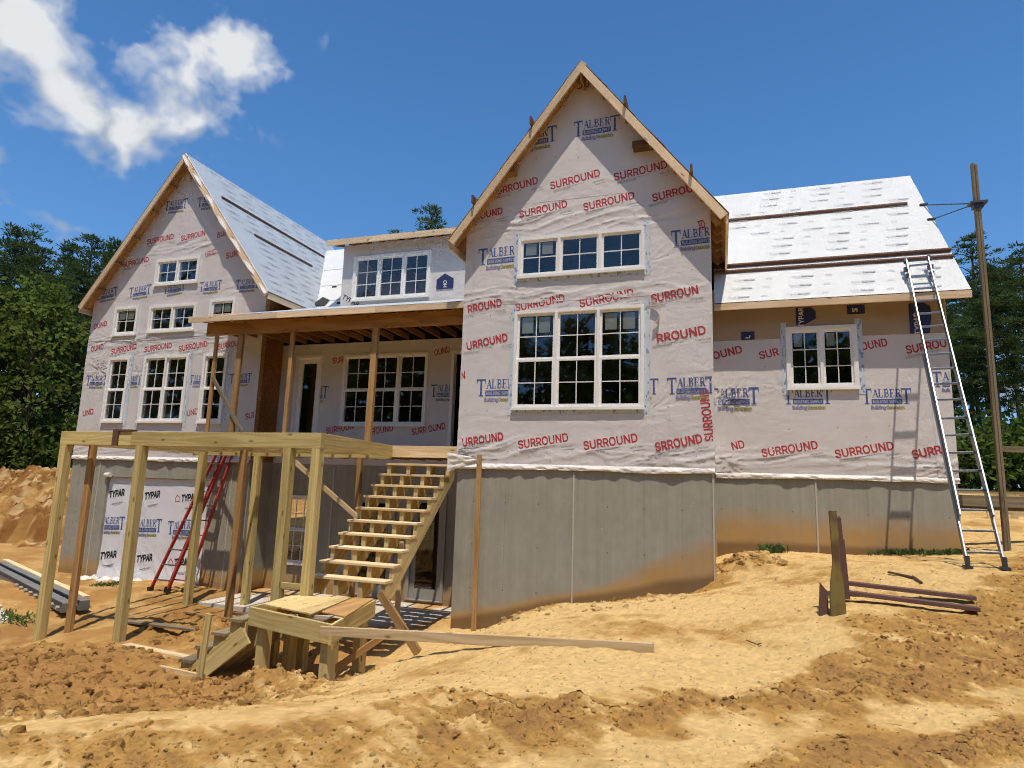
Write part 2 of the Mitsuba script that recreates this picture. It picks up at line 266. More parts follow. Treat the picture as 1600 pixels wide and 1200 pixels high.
def ground_z(x, y, detail=True):
    x, y = np.asarray(x, float), np.asarray(y, float)
    z = GI(np.stack([np.clip(x, -70, 70), np.clip(y, -40, 75)], -1)) + mound(x, y)
    if detail:
        r = soil_rough(x, y)
        z = z + .05 * (meshkit.fbm(P3(x * 1.1, y * 1.1), 4, 2) - .5)
        rid = np.abs(meshkit.fbm(P3(x * 2.2 + .6 * y, y * 2.6), 4, 44) * 2 - 1)
        ang = math.radians(-32); u = x * math.cos(ang) + y * math.sin(ang); v = -x * math.sin(ang) + y * math.cos(ang)
        cleat = meshkit.fbm(P3(u * 2.2, v * 12.0), 4, 9)
        z = z + r * (.055 * (meshkit.fbm(P3(x * 3.2, y * 3.2), 4, 7) - .5) + .05 * (.35 - rid) + .06 * (cleat - .5) + .035 * (meshkit.fbm(P3(x * 13, y * 13), 2, 27) - .5)) - r * .005
        dent = np.clip(meshkit.fbm(P3(x * 5.5, y * 7), 3, 52) - .50, 0, 1); crumb = np.clip(meshkit.noise(P3(x * 17, y * 17), 53) - .55, 0, 1) + .7 * np.clip(meshkit.noise(P3(x * 31, y * 31), 54) - .55, 0, 1)
        z = z + (1 - r) * (.022 * (meshkit.fbm(P3(x * 9, y * 9), 3, 12) - .5) - .05 * dent + .010 * crumb) + r * (.030 * crumb + .04 * np.clip(.28 - np.abs(meshkit.fbm(P3(u * 3.0, v * 16.0), 3, 57) - .5) * 2.6, 0, 1))
        sw = v * 6.5 + 2.4 * meshkit.fbm(P3(u * .9, v * 1.2), 3, 81); sw = sw - np.floor(sw); pat = sst(.38, .62, meshkit.fbm(P3(u * 2.6, v * 2.2), 3, 83))
        sw2 = v * 17 + 3.0 * meshkit.fbm(P3(u * 1.6, v * 2), 3, 85); sw2 = sw2 - np.floor(sw2)
        z = z + (.18 + r) * pat * (.040 * sw ** 1.6 * (r + .12) + .018 * sw2 ** 1.4)
        far = sst(12, 20, np.hypot(x, y))
        z = z + far * .35 * (meshkit.fbm(P3(x * .35, y * .35), 4, 71) - .5)
    return z
def grow(start, step, end, k):
    out = [start]
    while out[-1] < end: step *= k; out.append(out[-1] + step)
    return np.array(out)
gx = np.concatenate([-grow(14, .04, 900, 1.09)[:0:-1], np.arange(-14, -6, .038), np.arange(-6, 4.2, .023), grow(4.2, .03, 900, 1.07)])
gy = np.concatenate([-grow(-1.2, .06, 900, 1.16)[:0:-1], np.arange(1.2, 2.2, .05), np.arange(2.2, 6.0, .022), np.arange(6.0, 13.2, .042), grow(13.2, .05, 900, 1.07)])
gx, gy = (np.concatenate([[a[0]], a[1:][np.diff(a) > .004]]) for a in (gx, gy))
X, Y = np.meshgrid(gx, gy, indexing='ij')
Z = ground_z(X, Y)
R_ = soil_rough(X, Y)
fine = meshkit.fbm(P3(X * 6, Y * 6), 4, 91); big = meshkit.fbm(P3(X * .7, Y * .7), 4, 17); tiny = meshkit.fbm(P3(X * 28, Y * 28), 2, 19)
ang = math.radians(-32); streak = meshkit.fbm(P3((X * math.cos(ang) + Y * math.sin(ang)) * 2.2, (-X * math.sin(ang) + Y * math.cos(ang)) * 12.0), 4, 9) * .6 + .4 * meshkit.fbm(P3((X * math.cos(ang) + Y * math.sin(ang)) * 3.0, (-X * math.sin(ang) + Y * math.cos(ang)) * 30.0), 2, 97)
tone = np.clip(R_ * (.55 + 2.0 * (.5 - streak) + .5 * (fine - .5)) + .65 * (big - .47) + .45 * (meshkit.fbm(P3(X * 2.3, Y * 3.0), 4, 95) - .5) + .50 * (fine - .52) + .16, 0, 1)
pale, orange, damp = np.array([.62, .42, .175]), np.array([.40, .225, .065]), np.array([.30, .162, .058])
C = pale + (orange - pale) * sst(.12, .52, tone)[..., None]
C = C + (damp - C) * (sst(.5, .95, tone) * .85)[..., None]
C = C * (.74 + .4 * tiny + .14 * np.random.default_rng(3).random(X.shape))[..., None]
# orange spoil round the house and in the mound, grass and leaf litter under the far trees
spoil = np.clip(sst(-4.4, -5.6, X) * sst(4.2, 5.5, Y) * .95, 0, 1) * (.45 + .55 * sst(.30, .65, meshkit.fbm(P3(X * 2.5, Y * 2.5), 4, 93)))
C = C + (np.array([.36, .19, .062]) * (.7 + .6 * big)[..., None] - C) * spoil[..., None]
litter = sst(28, 36, np.hypot(X, Y - 2) + 10 * (big - .5) + 3.0 * (X > 8))
C = C + (np.array([.12, .085, .035]) * (.6 + .8 * fine)[..., None] - C) * (litter * .9)[..., None]
i, j = np.meshgrid(np.arange(len(gx) - 1), np.arange(len(gy) - 1), indexing='ij'); nj = len(gy)
q = np.stack([i * nj + j, (i + 1) * nj + j, (i + 1) * nj + j + 1, i * nj + j + 1], -1).reshape(-1, 4)
put('ground', (np.stack([X, Y, Z], -1).reshape(-1, 3), q), 'm_soil', smooth=True, color=C.reshape(-1, 3), kind='structure')
gz = lambda x, y: float(ground_z(np.array([x]), np.array([y]))[0])

CI = RegularGridInterpolator((gx, gy), C, bounds_error=False, fill_value=None)
def lump(rng, sub=1):
    m = trimesh.creation.icosphere(subdivisions=sub); v = np.array(m.vertices)
    v = v * (1 + .8 * (meshkit.noise(v * 1.7 + rng.random(3) * 50)[:, None] - .5)) * (1 + .5 * (rng.random((len(v), 1)) - .5)) * rng.uniform(.5, 1.3, 3)
    return v, np.array(m.faces)
def scatter(n, seed, sampler, smin, smax, protos=14, power=2.2):
    rng = np.random.default_rng(seed); pr = [lump(rng, 0 if smax < .035 else 1) for _ in range(protos)]
    V, F, K, o = [], [], [], 0
    xy = sampler(rng, n); cc = CI(xy); zz = ground_z(xy[:, 0], xy[:, 1])
    for (x, y), z, c_ in zip(xy, zz, cc):
        v, f = pr[rng.integers(protos)]; s = smin + (smax - smin) * rng.random() ** power; a = rng.random() * 6.28
        c, sn = math.cos(a), math.sin(a); w = v @ np.array([[c, -sn, 0], [sn, c, 0], [0, 0, .75]]).T * s
        V.append(w + [x, y, z - .05 * s]); F.append(f + o); o += len(v); K.append(np.repeat(c_[None] * rng.uniform(.55, 1.05), len(v), 0))  # tones reach darker, painting in the tiny shadows of sand crumbs
    return trimesh.Trimesh(np.vstack(V), np.vstack(F), process=False), np.vstack(K)
def in_rough(x0, x1, y0, y1, thr=.45):
    def f(rng, n):
        out = np.zeros((0, 2))
        while len(out) < n:
            p = np.stack([rng.uniform(x0, x1, 4000), rng.uniform(y0, y1, 4000)], 1)
            out = np.vstack([out, p[soil_rough(p[:, 0], p[:, 1]) > thr]])
        return out[:n]
    return f
uni = lambda x0, x1, y0, y1: (lambda rng, n: np.stack([rng.uniform(x0, x1, n), rng.uniform(y0, y1, n)], 1))
def lay(name, sets, label, cat):
    put(name, cat_([m for m, _ in sets]), 'm_soil', color=np.vstack([c for _, c in sets]), smooth=False, label=label, cat=cat, kind='stuff')
lay('soil_clods', [scatter(3600, 1, in_rough(-13, -3, 2.4, 9), .006, .070, power=5.0), scatter(3600, 2, in_rough(-3.5, 5, 2.3, 10), .004, .026, power=4.0),
    scatter(260, 4, uni(-3.3, -.4, 8.0, 10.4), .01, .06, power=3), scatter(190, 14, uni(-.1, .9, 10.8, 11.9), .015, .075, power=2.5)], 'lumps of churned orange clay lying over the dug soil', 'clods')
lay('sand_crumbs', [scatter(7000, 5, uni(-4, 4.5, 2.3, 10.5), .003, .017, power=3), scatter(2500, 6, uni(-2.5, 3, 2.4, 6), .003, .013, power=3)], 'small pale crumbs of dry sand strewn over the foreground, many with shade painted in', 'crumbs')
# the bank of excavated soil left of the house
xs, ys = np.arange(-38, -15.4, .08), np.arange(14, 23, .08); XX, YY = np.meshgrid(xs, ys, indexing='ij')
q5 = meshkit.fbm(P3(XX * .55, YY * .55), 4, 33) - .5
hm = 2.25 * np.exp(-(((XX + 25.6) / 4.4) ** 2 + ((YY - 18.2) / 2.3) ** 2)) + 1.75 * np.exp(-(((XX + 19.3) / 3.4) ** 2 + ((YY - 18.9) / 1.7) ** 2)) + 2.3 * np.exp(-(((XX + 33) / 5) ** 2 + ((YY - 19.5) / 2.6) ** 2))
hm = hm * (1 + 1.0 * q5); step = sst(.35, .55, hm) * .55
hm = hm * .88; zm0 = hm * .82
zm = ground_z(XX, YY, False) + hm * .82 + step + np.minimum(hm, .5) * (1.2 * (meshkit.fbm(P3(XX * 1.5, YY * 1.5), 4, 62) - .5) + .5 * (np.abs(meshkit.fbm(P3(XX * 2.4, YY * 2.4 + zm0 * 2), 4, 63) - .5) * -4 + .5) + .6 * (meshkit.fbm(P3(XX * 9, YY * 9), 2, 64) - .5)) - .14
n5 = len(ys); i, j = np.meshgrid(np.arange(len(xs) - 1), np.arange(n5 - 1), indexing='ij')
q = np.stack([i * n5 + j, (i + 1) * n5 + j, (i + 1) * n5 + j + 1, i * n5 + j + 1], -1).reshape(-1, 4); keep = (hm > .03)[:-1, :-1].reshape(-1)
t5 = meshkit.fbm(P3(XX * 1.3, YY * 1.3), 4, 65); t6 = meshkit.fbm(P3(XX * 5, YY * 5), 3, 66)
CM = np.array([.42, .235, .075]) + (np.array([.25, .115, .035]) - np.array([.42, .235, .075])) * sst(.4, .62, t5)[..., None]
CM = (CM + (np.array([.48, .33, .16]) - CM) * sst(.55, .7, t6)[..., None]) * (.75 + .5 * t6)[..., None]
put('dirt_mound', (np.stack([XX, YY, zm], -1).reshape(-1, 3), q[keep]), 'm_soil', smooth=True, color=CM.reshape(-1, 3), label='high bank of rough orange soil at the left edge in front of the wood', cat='soil')

# ---------------------------------------------------------------- lettering: shapes in a unit where capitals are 1 tall
_T = {}
def text_shape(text, bold=True):
    if (text, bold) not in _T:
        m = meshkit.text_mesh(text, 1.0, .1, bold); v, f = np.array(m.vertices), np.array(m.faces)
        keep = (v[f][:, :, 2] > .05).all(1)
        s = so.unary_union([sg.Polygon(t[:, :2]).buffer(.004) for t in v[f[keep]]]).simplify(.012)
        x0, y0, x1, y1 = s.bounds
        _T[text, bold] = sa.translate(s, -x0, 0)
    return _T[text, bold]
B = sg.box
def serif(ch):
    st, th, sf = .17, .06, .055
    foot = lambda x, w: B(x - w / 2, 0, x + w / 2, sf)
    head = lambda x, w: B(x - w / 2, 1 - sf, x + w / 2, 1)
    bowl = lambda x, y0, y1, r: sg.LineString([(x, y0), (x + r * .55, y0), (x + r * .85, y0 + (y1 - y0) * .18), (x + r, (y0 + y1) / 2), (x + r * .85, y1 - (y1 - y0) * .18), (x + r * .55, y1), (x, y1)]).buffer(.05)
    if ch == 'T': return so.unary_union([B(0, .90, .84, 1), B(.335, 0, .505, 1), B(0, .72, .06, 1), B(.78, .72, .84, 1), foot(.42, .42)])
    if ch == 'A': return so.unary_union([sg.LineString([(.12, 0), (.40, 1)]).buffer(th / 2, cap_style='flat'), sg.LineString([(.40, .95), (.68, 0)]).buffer(st / 2, cap_style='flat'), B(.2, .32, .56, .38), foot(.11, .24), foot(.70, .34)])
    if ch == 'L': return so.unary_union([B(.1, 0, .1 + st, 1), foot(.18, .34), head(.18, .34), B(.1, 0, .62, sf), B(.56, 0, .62, .28)])
    if ch == 'B': return so.unary_union([B(.1, 0, .1 + st, 1), B(0, 0, .3, sf), B(0, 1 - sf, .3, 1), bowl(.25, .04, .52, .36), bowl(.25, .52, .96, .31)])
    if ch == 'E': return so.unary_union([B(.1, 0, .1 + st, 1), B(0, 0, .62, sf), B(0, 1 - sf, .6, 1), B(.1, .48, .45, .54), B(.56, 0, .62, .28), B(.54, .74, .6, 1), B(.40, .38, .46, .64)])
    if ch == 'R': return so.unary_union([B(.1, 0, .1 + st, 1), foot(.18, .36), head(.15, .3), bowl(.25, .5, .96, .33), sg.LineString([(.4, .5), (.68, 0)]).buffer(st / 2, cap_style='flat'), foot(.70, .26)])
def logo():
    """The supplier's printed mark, 1 wide from the foot of one big T to the other: (blue, violet, olive) shapes."""
    bigT = lambda x: sa.translate(sa.scale(serif('T'), .25, .38, origin=(0, 0)), x, 0)
    blue = [bigT(-.03), bigT(.81)]; x = .195
    for ch in 'ALBER':
        g = sa.scale(serif(ch), .165, .20, origin=(0, 0)); blue.append(sa.translate(g, x, .165)); x += .122
    box = B(.175, 0, .825, .125)
    t = text_shape('BUILDING SUPPLY', True); w = t.bounds[2]
    t = sa.translate(sa.scale(t, .60 / w, .075, origin=(0, 0)), .20, .025)
    blue.append(box.difference(t))
    tag1, tag2 = text_shape('Building', False), text_shape('Generation', False)
    a = sa.translate(sa.scale(tag1, .31 / tag1.bounds[2], .085, origin=(0, 0)), .16, -.125)
    b = sa.translate(sa.scale(tag2, .37 / tag2.bounds[2], .085, origin=(0, 0)), .49, -.125)
    return sg.MultiPolygon([g for b in blue for g in getattr(b, 'geoms', [b])]).buffer(0), a.buffer(.004), b.buffer(.004)
LOGO = logo()
SMALL = [(sa.scale(text_shape('CONTRACTOR WRAP', True), .024, .030, origin=(0, 0)), .04, -.085), (sa.scale(text_shape('PART NO. WRAP', True), .020, .026, origin=(0, 0)), .80, -.10), (sg.box(0, 0, .60, .006), .05, -.042), (sg.box(0, 0, .2, .007), .84, -.145)]

def drape(shape, wall, off=.004):
    """A printed shape laid on a wall's wrap."""
    ms = []
    for g in getattr(shape, 'geoms', [shape]):
        if g.geom_type != 'Polygon' or g.area < 1e-6: continue
        v, f = trimesh.creation.triangulate_polygon(g.segmentize(.05) if g.area > 2e-4 else g, engine='earcut')
        ms.append((np.array(v), np.array(f)))
    if not ms: return None
    V, F, o = [], [], 0
    for v, f in ms: V.append(v); F.append(f + o); o += len(v)
    V, F = np.vstack(V), np.vstack(F)
    a = V[F]; cr = (a[:, 1, 0] - a[:, 0, 0]) * (a[:, 2, 1] - a[:, 0, 1]) - (a[:, 1, 1] - a[:, 0, 1]) * (a[:, 2, 0] - a[:, 0, 0])
    F = np.where(cr[:, None] > 0, F, F[:, ::-1])
    y = wall['y'] - wall['disp'](V[:, 0], V[:, 1]) - off
    return trimesh.Trimesh(np.stack([V[:, 0], y, V[:, 1]], 1), F, process=False)
def letter(shape, x0, z0, x1, z1, unit, wall, mat, off=.004, sy=None):
    """Scales a shape of that unit width to run from (x0, z0) to (x1, z1), cuts it to the wall and prints it there."""
    s = math.hypot(x1 - x0, z1 - z0) / unit
    g = sa.scale(shape, s, sy or s, origin=(0, 0)); g = sa.rotate(g, math.degrees(math.atan2(z1 - z0, x1 - x0)), origin=(0, 0)); g = sa.translate(g, x0, z0)
    g = g.intersection(wall['clip'])
    if g.is_empty: return
    m = drape(g, wall, off)
    if m is not None: put('lettering', m, mat, wall['key'])

HOUSE = thing('unfinished_house', 'two storey house under construction, wrapped in printed pinkish grey sheeting with two steep front gables', 'house')

# ---------------------------------------------------------------- walls: studs and sheathing, a rumpled wrap sheet, printing, windows
def wrinkle_field(seed, bands, spots):
    def disp(x, z):
        x, z = np.asarray(x, float), np.asarray(z, float); y = np.full_like(x, seed * 7.3)
        base = .010 * (meshkit.fbm(np.stack([x * 1.3, y, z * 1.3], -1), 3, seed) - .5) + .0045 * (meshkit.fbm(np.stack([x * 4, y, z * 3], -1), 2, seed + 5) - .5)
        m = np.zeros_like(x) + .10 * sst(.5, .7, meshkit.fbm(np.stack([x * .9, y, z * .9], -1), 3, seed + 9))
        for zc, hh, a in bands: m = np.maximum(m, a * np.exp(-((z - zc - .06 * np.sin(x * 1.3)) / hh) ** 2) * (.35 + .9 * meshkit.noise(np.stack([x * .9, y, z * .5], -1), seed + 3)))
        w = meshkit.fbm(np.stack([x * 1.2, y, z * 1.2], -1), 2, seed + 1)
        n1 = 1 - np.abs(2 * meshkit.noise(np.stack([x * 1.5 + z * 2.2 + w * 2, y, z * 10.5 + w * 3.5 - x * 1.2], -1), seed + 2) - 1)
        n2 = 1 - np.abs(2 * meshkit.noise(np.stack([x * 5.5 - z * 2, y, z * 17 + x * 5 + w * 2], -1), seed + 4) - 1)
        d = base + m * (.023 * n1 ** 3.5 + .009 * n2 ** 2.5)
        for sx, sz, r, a in spots:      # folds that fan out from a corner
            dx, dz = x - sx, z - sz; rr = np.hypot(dx, dz); th = np.arctan2(dz, dx)
            d = d + a * np.exp(-(rr / r) ** 2) * np.clip(rr / .08, 0, 1) * (.016 * (1 - np.abs(2 * meshkit.noise(np.stack([th * 7, y + sx, rr * 1.0], -1), seed + 8) - 1)) ** 2)
        return np.maximum(d, -.004) + .010
    return disp
def wall(poly, y, bands, spots, seed, label=None, depth=.14, holes=(), wrap=True, mat='m_osb', step=(.034, .024), label_wrap=None):
    cut = so.unary_union([B(x0 + .02, z0 + .02, x1 - .02, z1 - .02) for x0, x1, z0, z1 in holes]) if holes else sg.Polygon()
    solid = poly.difference(cut)
    key = put('wall', extr_xz(solid, y + .004, y + depth), mat, HOUSE, label=label)
    d = wrinkle_field(seed, bands, spots)
    info = {'key': key, 'y': y, 'disp': d, 'clip': solid.buffer(-.012), 'holes': holes}
    if wrap:
        x0, z0, x1, z1 = poly.bounds; nx, nz = int((x1 - x0) / step[0]) + 1, int((z1 - z0) / step[1]) + 1
        xs, zs = np.linspace(x0 - .015, x1 + .015, nx + 1), np.linspace(z0, z1, nz + 1)
        XX, ZZ = np.meshgrid(xs, zs, indexing='ij'); D = d(XX, ZZ)
        i, j = np.meshgrid(np.arange(nx), np.arange(nz), indexing='ij')
        cx, cz = (xs[:-1] + xs[1:])[:, None] / 2 + 0 * j, (zs[:-1] + zs[1:])[None] / 2 + 0 * i
        ok = shapely.contains_xy(poly.buffer(.02), cx, cz)
        for hx0, hx1, hz0, hz1 in holes: ok &= ~((cx > hx0 + .03) & (cx < hx1 - .03) & (cz > hz0 + .03) & (cz < hz1 - .03))
        q = np.stack([i * (nz + 1) + j, (i + 1) * (nz + 1) + j, (i + 1) * (nz + 1) + j + 1, i * (nz + 1) + j + 1], -1)[ok]
        used, inv = np.unique(q, return_inverse=True)
        V = np.stack([XX, y - D, ZZ], -1).reshape(-1, 3)[used]
        put('house_wrap', (V, inv.reshape(q.shape)), 'm_wrap', key, smooth=True)
        rng = np.random.default_rng(seed + 100); ns = []
        for sx in np.arange(math.ceil(x0 / .4064) * .4064, x1, .4064):
            for sz in np.arange(z0 + .25, z1, .62):
                px, pz = sx + rng.normal(0, .02), sz + rng.normal(0, .12)
                if rng.random() < .62 and info['clip'].contains(sg.Point(px, pz)):
                    yy = y - float(d(np.array([px]), np.array([pz]))[0]) - .002
                    c = trimesh.creation.cylinder(.012, .004, sections=7); c.apply_transform(trimesh.transformations.rotation_matrix(math.pi / 2, (1, 0, 0))); c.apply_translation((px, yy, pz)); ns.append(c)
        if ns: put('cap_nail', cat_(ns), 'm_grey_print', key, kind='stuff')
    return info

def window(x0, x1, z0, z1, y, units, cols, sashes, tape=0, case=.055, sticker=(), label=None, sill_dark=True):
    """Casing, and for each unit its sashes (rows of panes from the top), each with stiles, a grille and single panes. Fills the hole x0..x1, z0..z1."""
    mull = .050
    uw = (x1 - x0 - 2 * case - (units - 1) * mull) / units
    zi0, zi1 = z0 + case, z1 - case
    us = [(x0 + case + k * (uw + mull), x0 + case + k * (uw + mull) + uw) for k in range(units)]
    fr = B(x0, z0, x1, z1).difference(so.unary_union([B(a, zi0, b, zi1) for a, b in us]))
    key = put('window', extr_xz(fr, y - .062, y + .09), 'm_vinyl', HOUSE, label=label)
    put('sill', box(x0 - .012, x1 + .012, y - .085, y - .0625, z0 - .012, z0 + .035), 'm_vinyl', key)
    for ui, (a, b) in enumerate(us):
        hs = np.cumsum([0] + list(sashes)) / sum(sashes)
        for si, rows in enumerate(sashes):
            t, bt = zi1 - (zi1 - zi0) * hs[si], zi1 - (zi1 - zi0) * hs[si + 1]
            yy = y - .030 + .028 * (1 if len(sashes) > 1 and si == len(sashes) - 1 else 0) * -1 + (.0 if len(sashes) == 1 else .014)
            st = .040
            A0, A1, C0, C1 = a + st, b - st, bt + st, t - st
            put('sash', extr_xz(B(a, bt, b, t).difference(B(A0, C0, A1, C1)), yy, yy + .032), 'm_vinyl', key)
            g = .008
            bars = [B(A0 + (A1 - A0) * k / cols - g, C0 - .004, A0 + (A1 - A0) * k / cols + g, C1 + .004) for k in range(1, cols)] + [B(A0 - .004, C0 + (C1 - C0) * k / rows - g, A1 + .004, C0 + (C1 - C0) * k / rows + g) for k in range(1, rows)]
            put('grille', extr_xz(so.unary_union(bars), yy + .006, yy + .024), 'm_vinyl', key)
            for ci in range(cols):
                for ri in range(rows):
                    px0, px1 = A0 + (A1 - A0) * ci / cols, A0 + (A1 - A0) * (ci + 1) / cols
                    pz0, pz1 = C0 + (C1 - C0) * ri / rows, C0 + (C1 - C0) * (ri + 1) / rows
                    v = np.array([(px0, yy + .0145, pz0), (px1, yy + .0145, pz0), (px1, yy + .0145, pz1), (px0, yy + .0145, pz1)])
                    v[:, 1] += RNG.normal(0, .0012, 4) * np.array([1, 1, 1, 1])
                    put('pane', trimesh.Trimesh(v, [(0, 1, 2), (0, 2, 3)], process=False), 'm_glass', key)
                    if (ui, si, ci, ri) in sticker:
                        w = (px1 - px0); h = (pz1 - pz0)
                        put('sticker', box(px0 + .15 * w, px0 + .8 * w, yy + .0165, yy + .0175, pz0 + .18 * h, pz1 - .06 * h), 'm_sticker', key)
    return key
def tape_strip(x0, x1, z0, z1, w):
    xs, zs = np.linspace(x0, x1, max(2, int((x1 - x0) / .03) + 1)), np.linspace(z0, z1, max(2, int((z1 - z0) / .03) + 1))
    XX, ZZ = np.meshgrid(xs, zs, indexing='ij'); D = w['disp'](XX, ZZ); nz = len(zs)
    i, j = np.meshgrid(np.arange(len(xs) - 1), np.arange(nz - 1), indexing='ij')
    q = np.stack([i * nz + j, (i + 1) * nz + j, (i + 1) * nz + j + 1, i * nz + j + 1], -1).reshape(-1, 4)
    put('flashing_tape', (np.stack([XX, w['y'] - D - .007, ZZ], -1).reshape(-1, 3), q), 'm_tape', w['key'], smooth=True)

GY, LY, WY, PY, DY = 10.8, 12.2, 12.636, 13.0, 13.7
GS, LS, WS = 1.30, 1.291, 1.22
# main front gable
gl = lambda x: 7.74 - GS * abs(x + 2.325)
g_poly = sg.Polygon([(-4.61, .30), (-.10, .30), (-.10, gl(-.10)), (-2.325, 7.74), (-4.61, gl(-4.61))])
g_holes = [(-3.575, -1.215, 1.315, 3.145), (-3.545, -1.205, 3.78, 4.565)]
WG = wall(g_poly, GY, [(.52, .22, 1.0), (3.42, .22, .8), (4.86, .26, 1.0), (1.15, .15, .35), (2.85, .3, .25)], [(-1.15, 3.9, .45, .8), (-1.1, 1.3, .5, .8), (-3.6, 3.75, .4, .7), (-.14, 1.9, .5, .8), (-4.55, .4, .5, 1.6), (-.75, 2.4, .3, .6)], 3, 'tall front gable wall in pinkish grey house wrap', holes=g_holes)
window(*g_holes[0], GY, 3, 2, (2, 2), label='large triple window of white double hung sashes', sticker=((0, 0, 0, 1), (0, 0, 1, 1), (2, 0, 0, 1), (2, 0, 1, 1)))
window(*g_holes[1], GY, 3, 2, (2,), label='low triple window high in the tall gable', sticker=((0, 0, 1, 1), (0, 0, 0, 1)))
# right wing
w_poly = sg.Polygon([(-.10, .29), (3.82, .29), (3.82, 3.90), (-.10, 3.90)])
w_holes = [(1.205, 2.405, 1.88, 3.07)]
WW = wall(w_poly, WY, [(.55, .20, .9), (2.0, .5, .12)], [(.15, 1.75, .45, 2.2), (1.1, 1.95, .35, 1.0), (.1, .5, .4, 1.5), (3.7, .5, .6, 1.4)], 11, 'low wall of the right wing in house wrap', holes=w_holes)
window(*w_holes[0], WY, 2, 2, (3,), case=.075, label='twin white casement window in the right wing', sticker=((0, 0, 0, 2), (1, 0, 0, 2)))
# left gable
ll = lambda x: 8.22 - LS * abs(x + 13.21)
l_poly = sg.Polygon([(-16.13, .32), (-10.46, .32), (-10.46, ll(-10.46)), (-13.21, 8.22), (-16.13, ll(-16.13))])
l_holes = [(-15.28, -14.54, 1.215, 2.935), (-14.05, -12.60, 1.215, 2.935), (-12.135, -11.40, 1.20, 2.93), (-15.29, -14.47, 3.51, 4.30), (-14.09, -12.54, 3.54, 4.27), (-12.12, -11.33, 3.54, 4.32), (-14.05, -12.60, 4.80, 5.52)]
WL = wall(l_poly, LY, [(.55, .25, 1.0), (3.38, .2, .9), (5.72, .2, .9), (4.62, .2, .7), (3.0, .2, .5)], [(-15.6, 2.6, .6, 1.8), (-14.2, 2.5, .4, 1.5), (-15.4, 3.4, .5, .8), (-11.2, 3.4, .5, 1.0), (-13.3, 4.8, .6, .9)], 23, 'left front gable wall in pinkish grey house wrap', holes=l_holes)
for k, (h, u, c, s) in enumerate(zip(l_holes, (1, 2, 1, 1, 2, 1, 2), (2,) * 7, ((2, 2), (2, 2), (2, 2), (2,), (2,), (2,), (2,)))):
    window(*h, LY, u, c, s, case=.07, sticker=((0, 0, 0, 1), (0, 0, 1, 1)) if k in (3, 5) else ())
# porch wall, dormer wall
p_holes = [(-8.63, -6.38, 1.22, 2.94), (-10.02, -9.25, .62, 2.97), (-5.80, -5.00, .62, 2.95)]
WP = wall(sg.Polygon([(-10.46, .30), (-4.61, .30), (-4.61, 3.25), (-10.46, 3.25)]), PY, [(.6, .3, .7)], [], 31, 'shaded wall under the porch roof', holes=p_holes, step=(.05, .04))
window(*p_holes[0], PY, 3, 2, (2, 2), label='shaded triple window under the porch roof')
d_holes = [(-9.015, -6.80, 4.51, 5.72)]
WD = wall(sg.Polygon([(-9.35, 4.20), (-4.61, 4.20), (-4.61, 6.07), (-9.35, 6.07)]), DY, [(4.5, .15, .6), (5.85, .1, .4)], [], 37, 'dormer wall above the porch roof', holes=d_holes, step=(.05, .04))
window(*d_holes[0], DY, 3, 2, (3,), case=.07, label='triple white casement window of the dormer')
# doors under the porch
def door(x0, x1, z0, z1, y, label, glass, mat='m_vinyl'):
    k = put('door', extr_xz(B(x0, z0, x1, z1).difference(B(x0 + .07, z0 + .02, x1 - .07, z1 - .07)), y - .04, y + .12), mat, HOUSE, label=label)
    if glass:
        put('door_panel', extr_xz(B(x0 + .07, z0 + .02, x1 - .07, z1 - .07).difference(B(x0 + .19, z0 + .25, x1 - .19, z1 - .2)), y + .02, y + .06), mat, k)
        v = np.array([(x0 + .19, y + .04, z0 + .25), (x1 - .19, y + .04, z0 + .25), (x1 - .19, y + .04, z1 - .2), (x0 + .19, y + .04, z1 - .2)])
        put('pane', trimesh.Trimesh(v, [(0, 1, 2), (0, 2, 3)], process=False), 'm_glass', k)
door(*p_holes[1], PY, 'glazed white door under the porch roof', True)
door(*p_holes[2], PY, 'open doorway beside the tall gable', False)

# plain walls to the sides and back, floors, added dark ceilings and partitions
def plain(m, mat='m_wrap'): return put('wall', m, mat, HOUSE)
plain(extr_yz(sg.Polygon([(WY + .14, .3), (18.0, .3), (18.0, 3.6), (15.22, 6.95), (WY + .14, 3.66)]), 3.68, 3.82))
plain(extr_yz(sg.box(GY + .14, .30, 12.63, 4.62), -.24, -.10)); plain(extr_yz(sg.box(GY + .14, .30, PY - .001, 4.62), -4.61, -4.47))
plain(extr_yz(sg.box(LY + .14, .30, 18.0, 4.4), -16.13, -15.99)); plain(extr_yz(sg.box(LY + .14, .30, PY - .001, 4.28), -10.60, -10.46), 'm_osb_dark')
plain(extr_xz(sg.Polygon([(-16.13, .3), (3.68, .3), (3.68, 3.5), (-2.3, 3.5), (-2.4, 7.2), (-11.9, 7.2), (-12.3, 6.6), (-13.295, 8.05), (-16.13, 4.4)]), 18.0, 18.14))
for x0, x1, y0, z in ((-15.98, -10.61, LY + .15, .33), (-15.98, -10.61, LY + .15, 3.2), (-4.46, -.25, GY + .15, .33), (-4.46, -.25, GY + .15, 3.32), (-.24, 3.67, WY + .15, .33), (-10.45, -4.48, PY + .15, .33), (-10.45, -4.48, PY + .15, 3.9)):
    put('floor_deck', box(x0, x1, y0, 17.9, z - .2, z), 'm_room_dark', HOUSE)
for b_ in ((-15.0, -11.5, LY + .2, 15.5, 5.62, 5.68), (-4.3, -.35, GY + .2, 14.0, 4.80, 4.86), (-9.28, -4.7, DY + .2, 15.9, 5.90, 5.95), (-.2, 3.6, WY + .2, 16, 3.4, 3.46)): put('added_ceiling', box(*b_), 'm_room_dark', HOUSE)  # unseen ceilings added to keep the rooms behind the panes dark
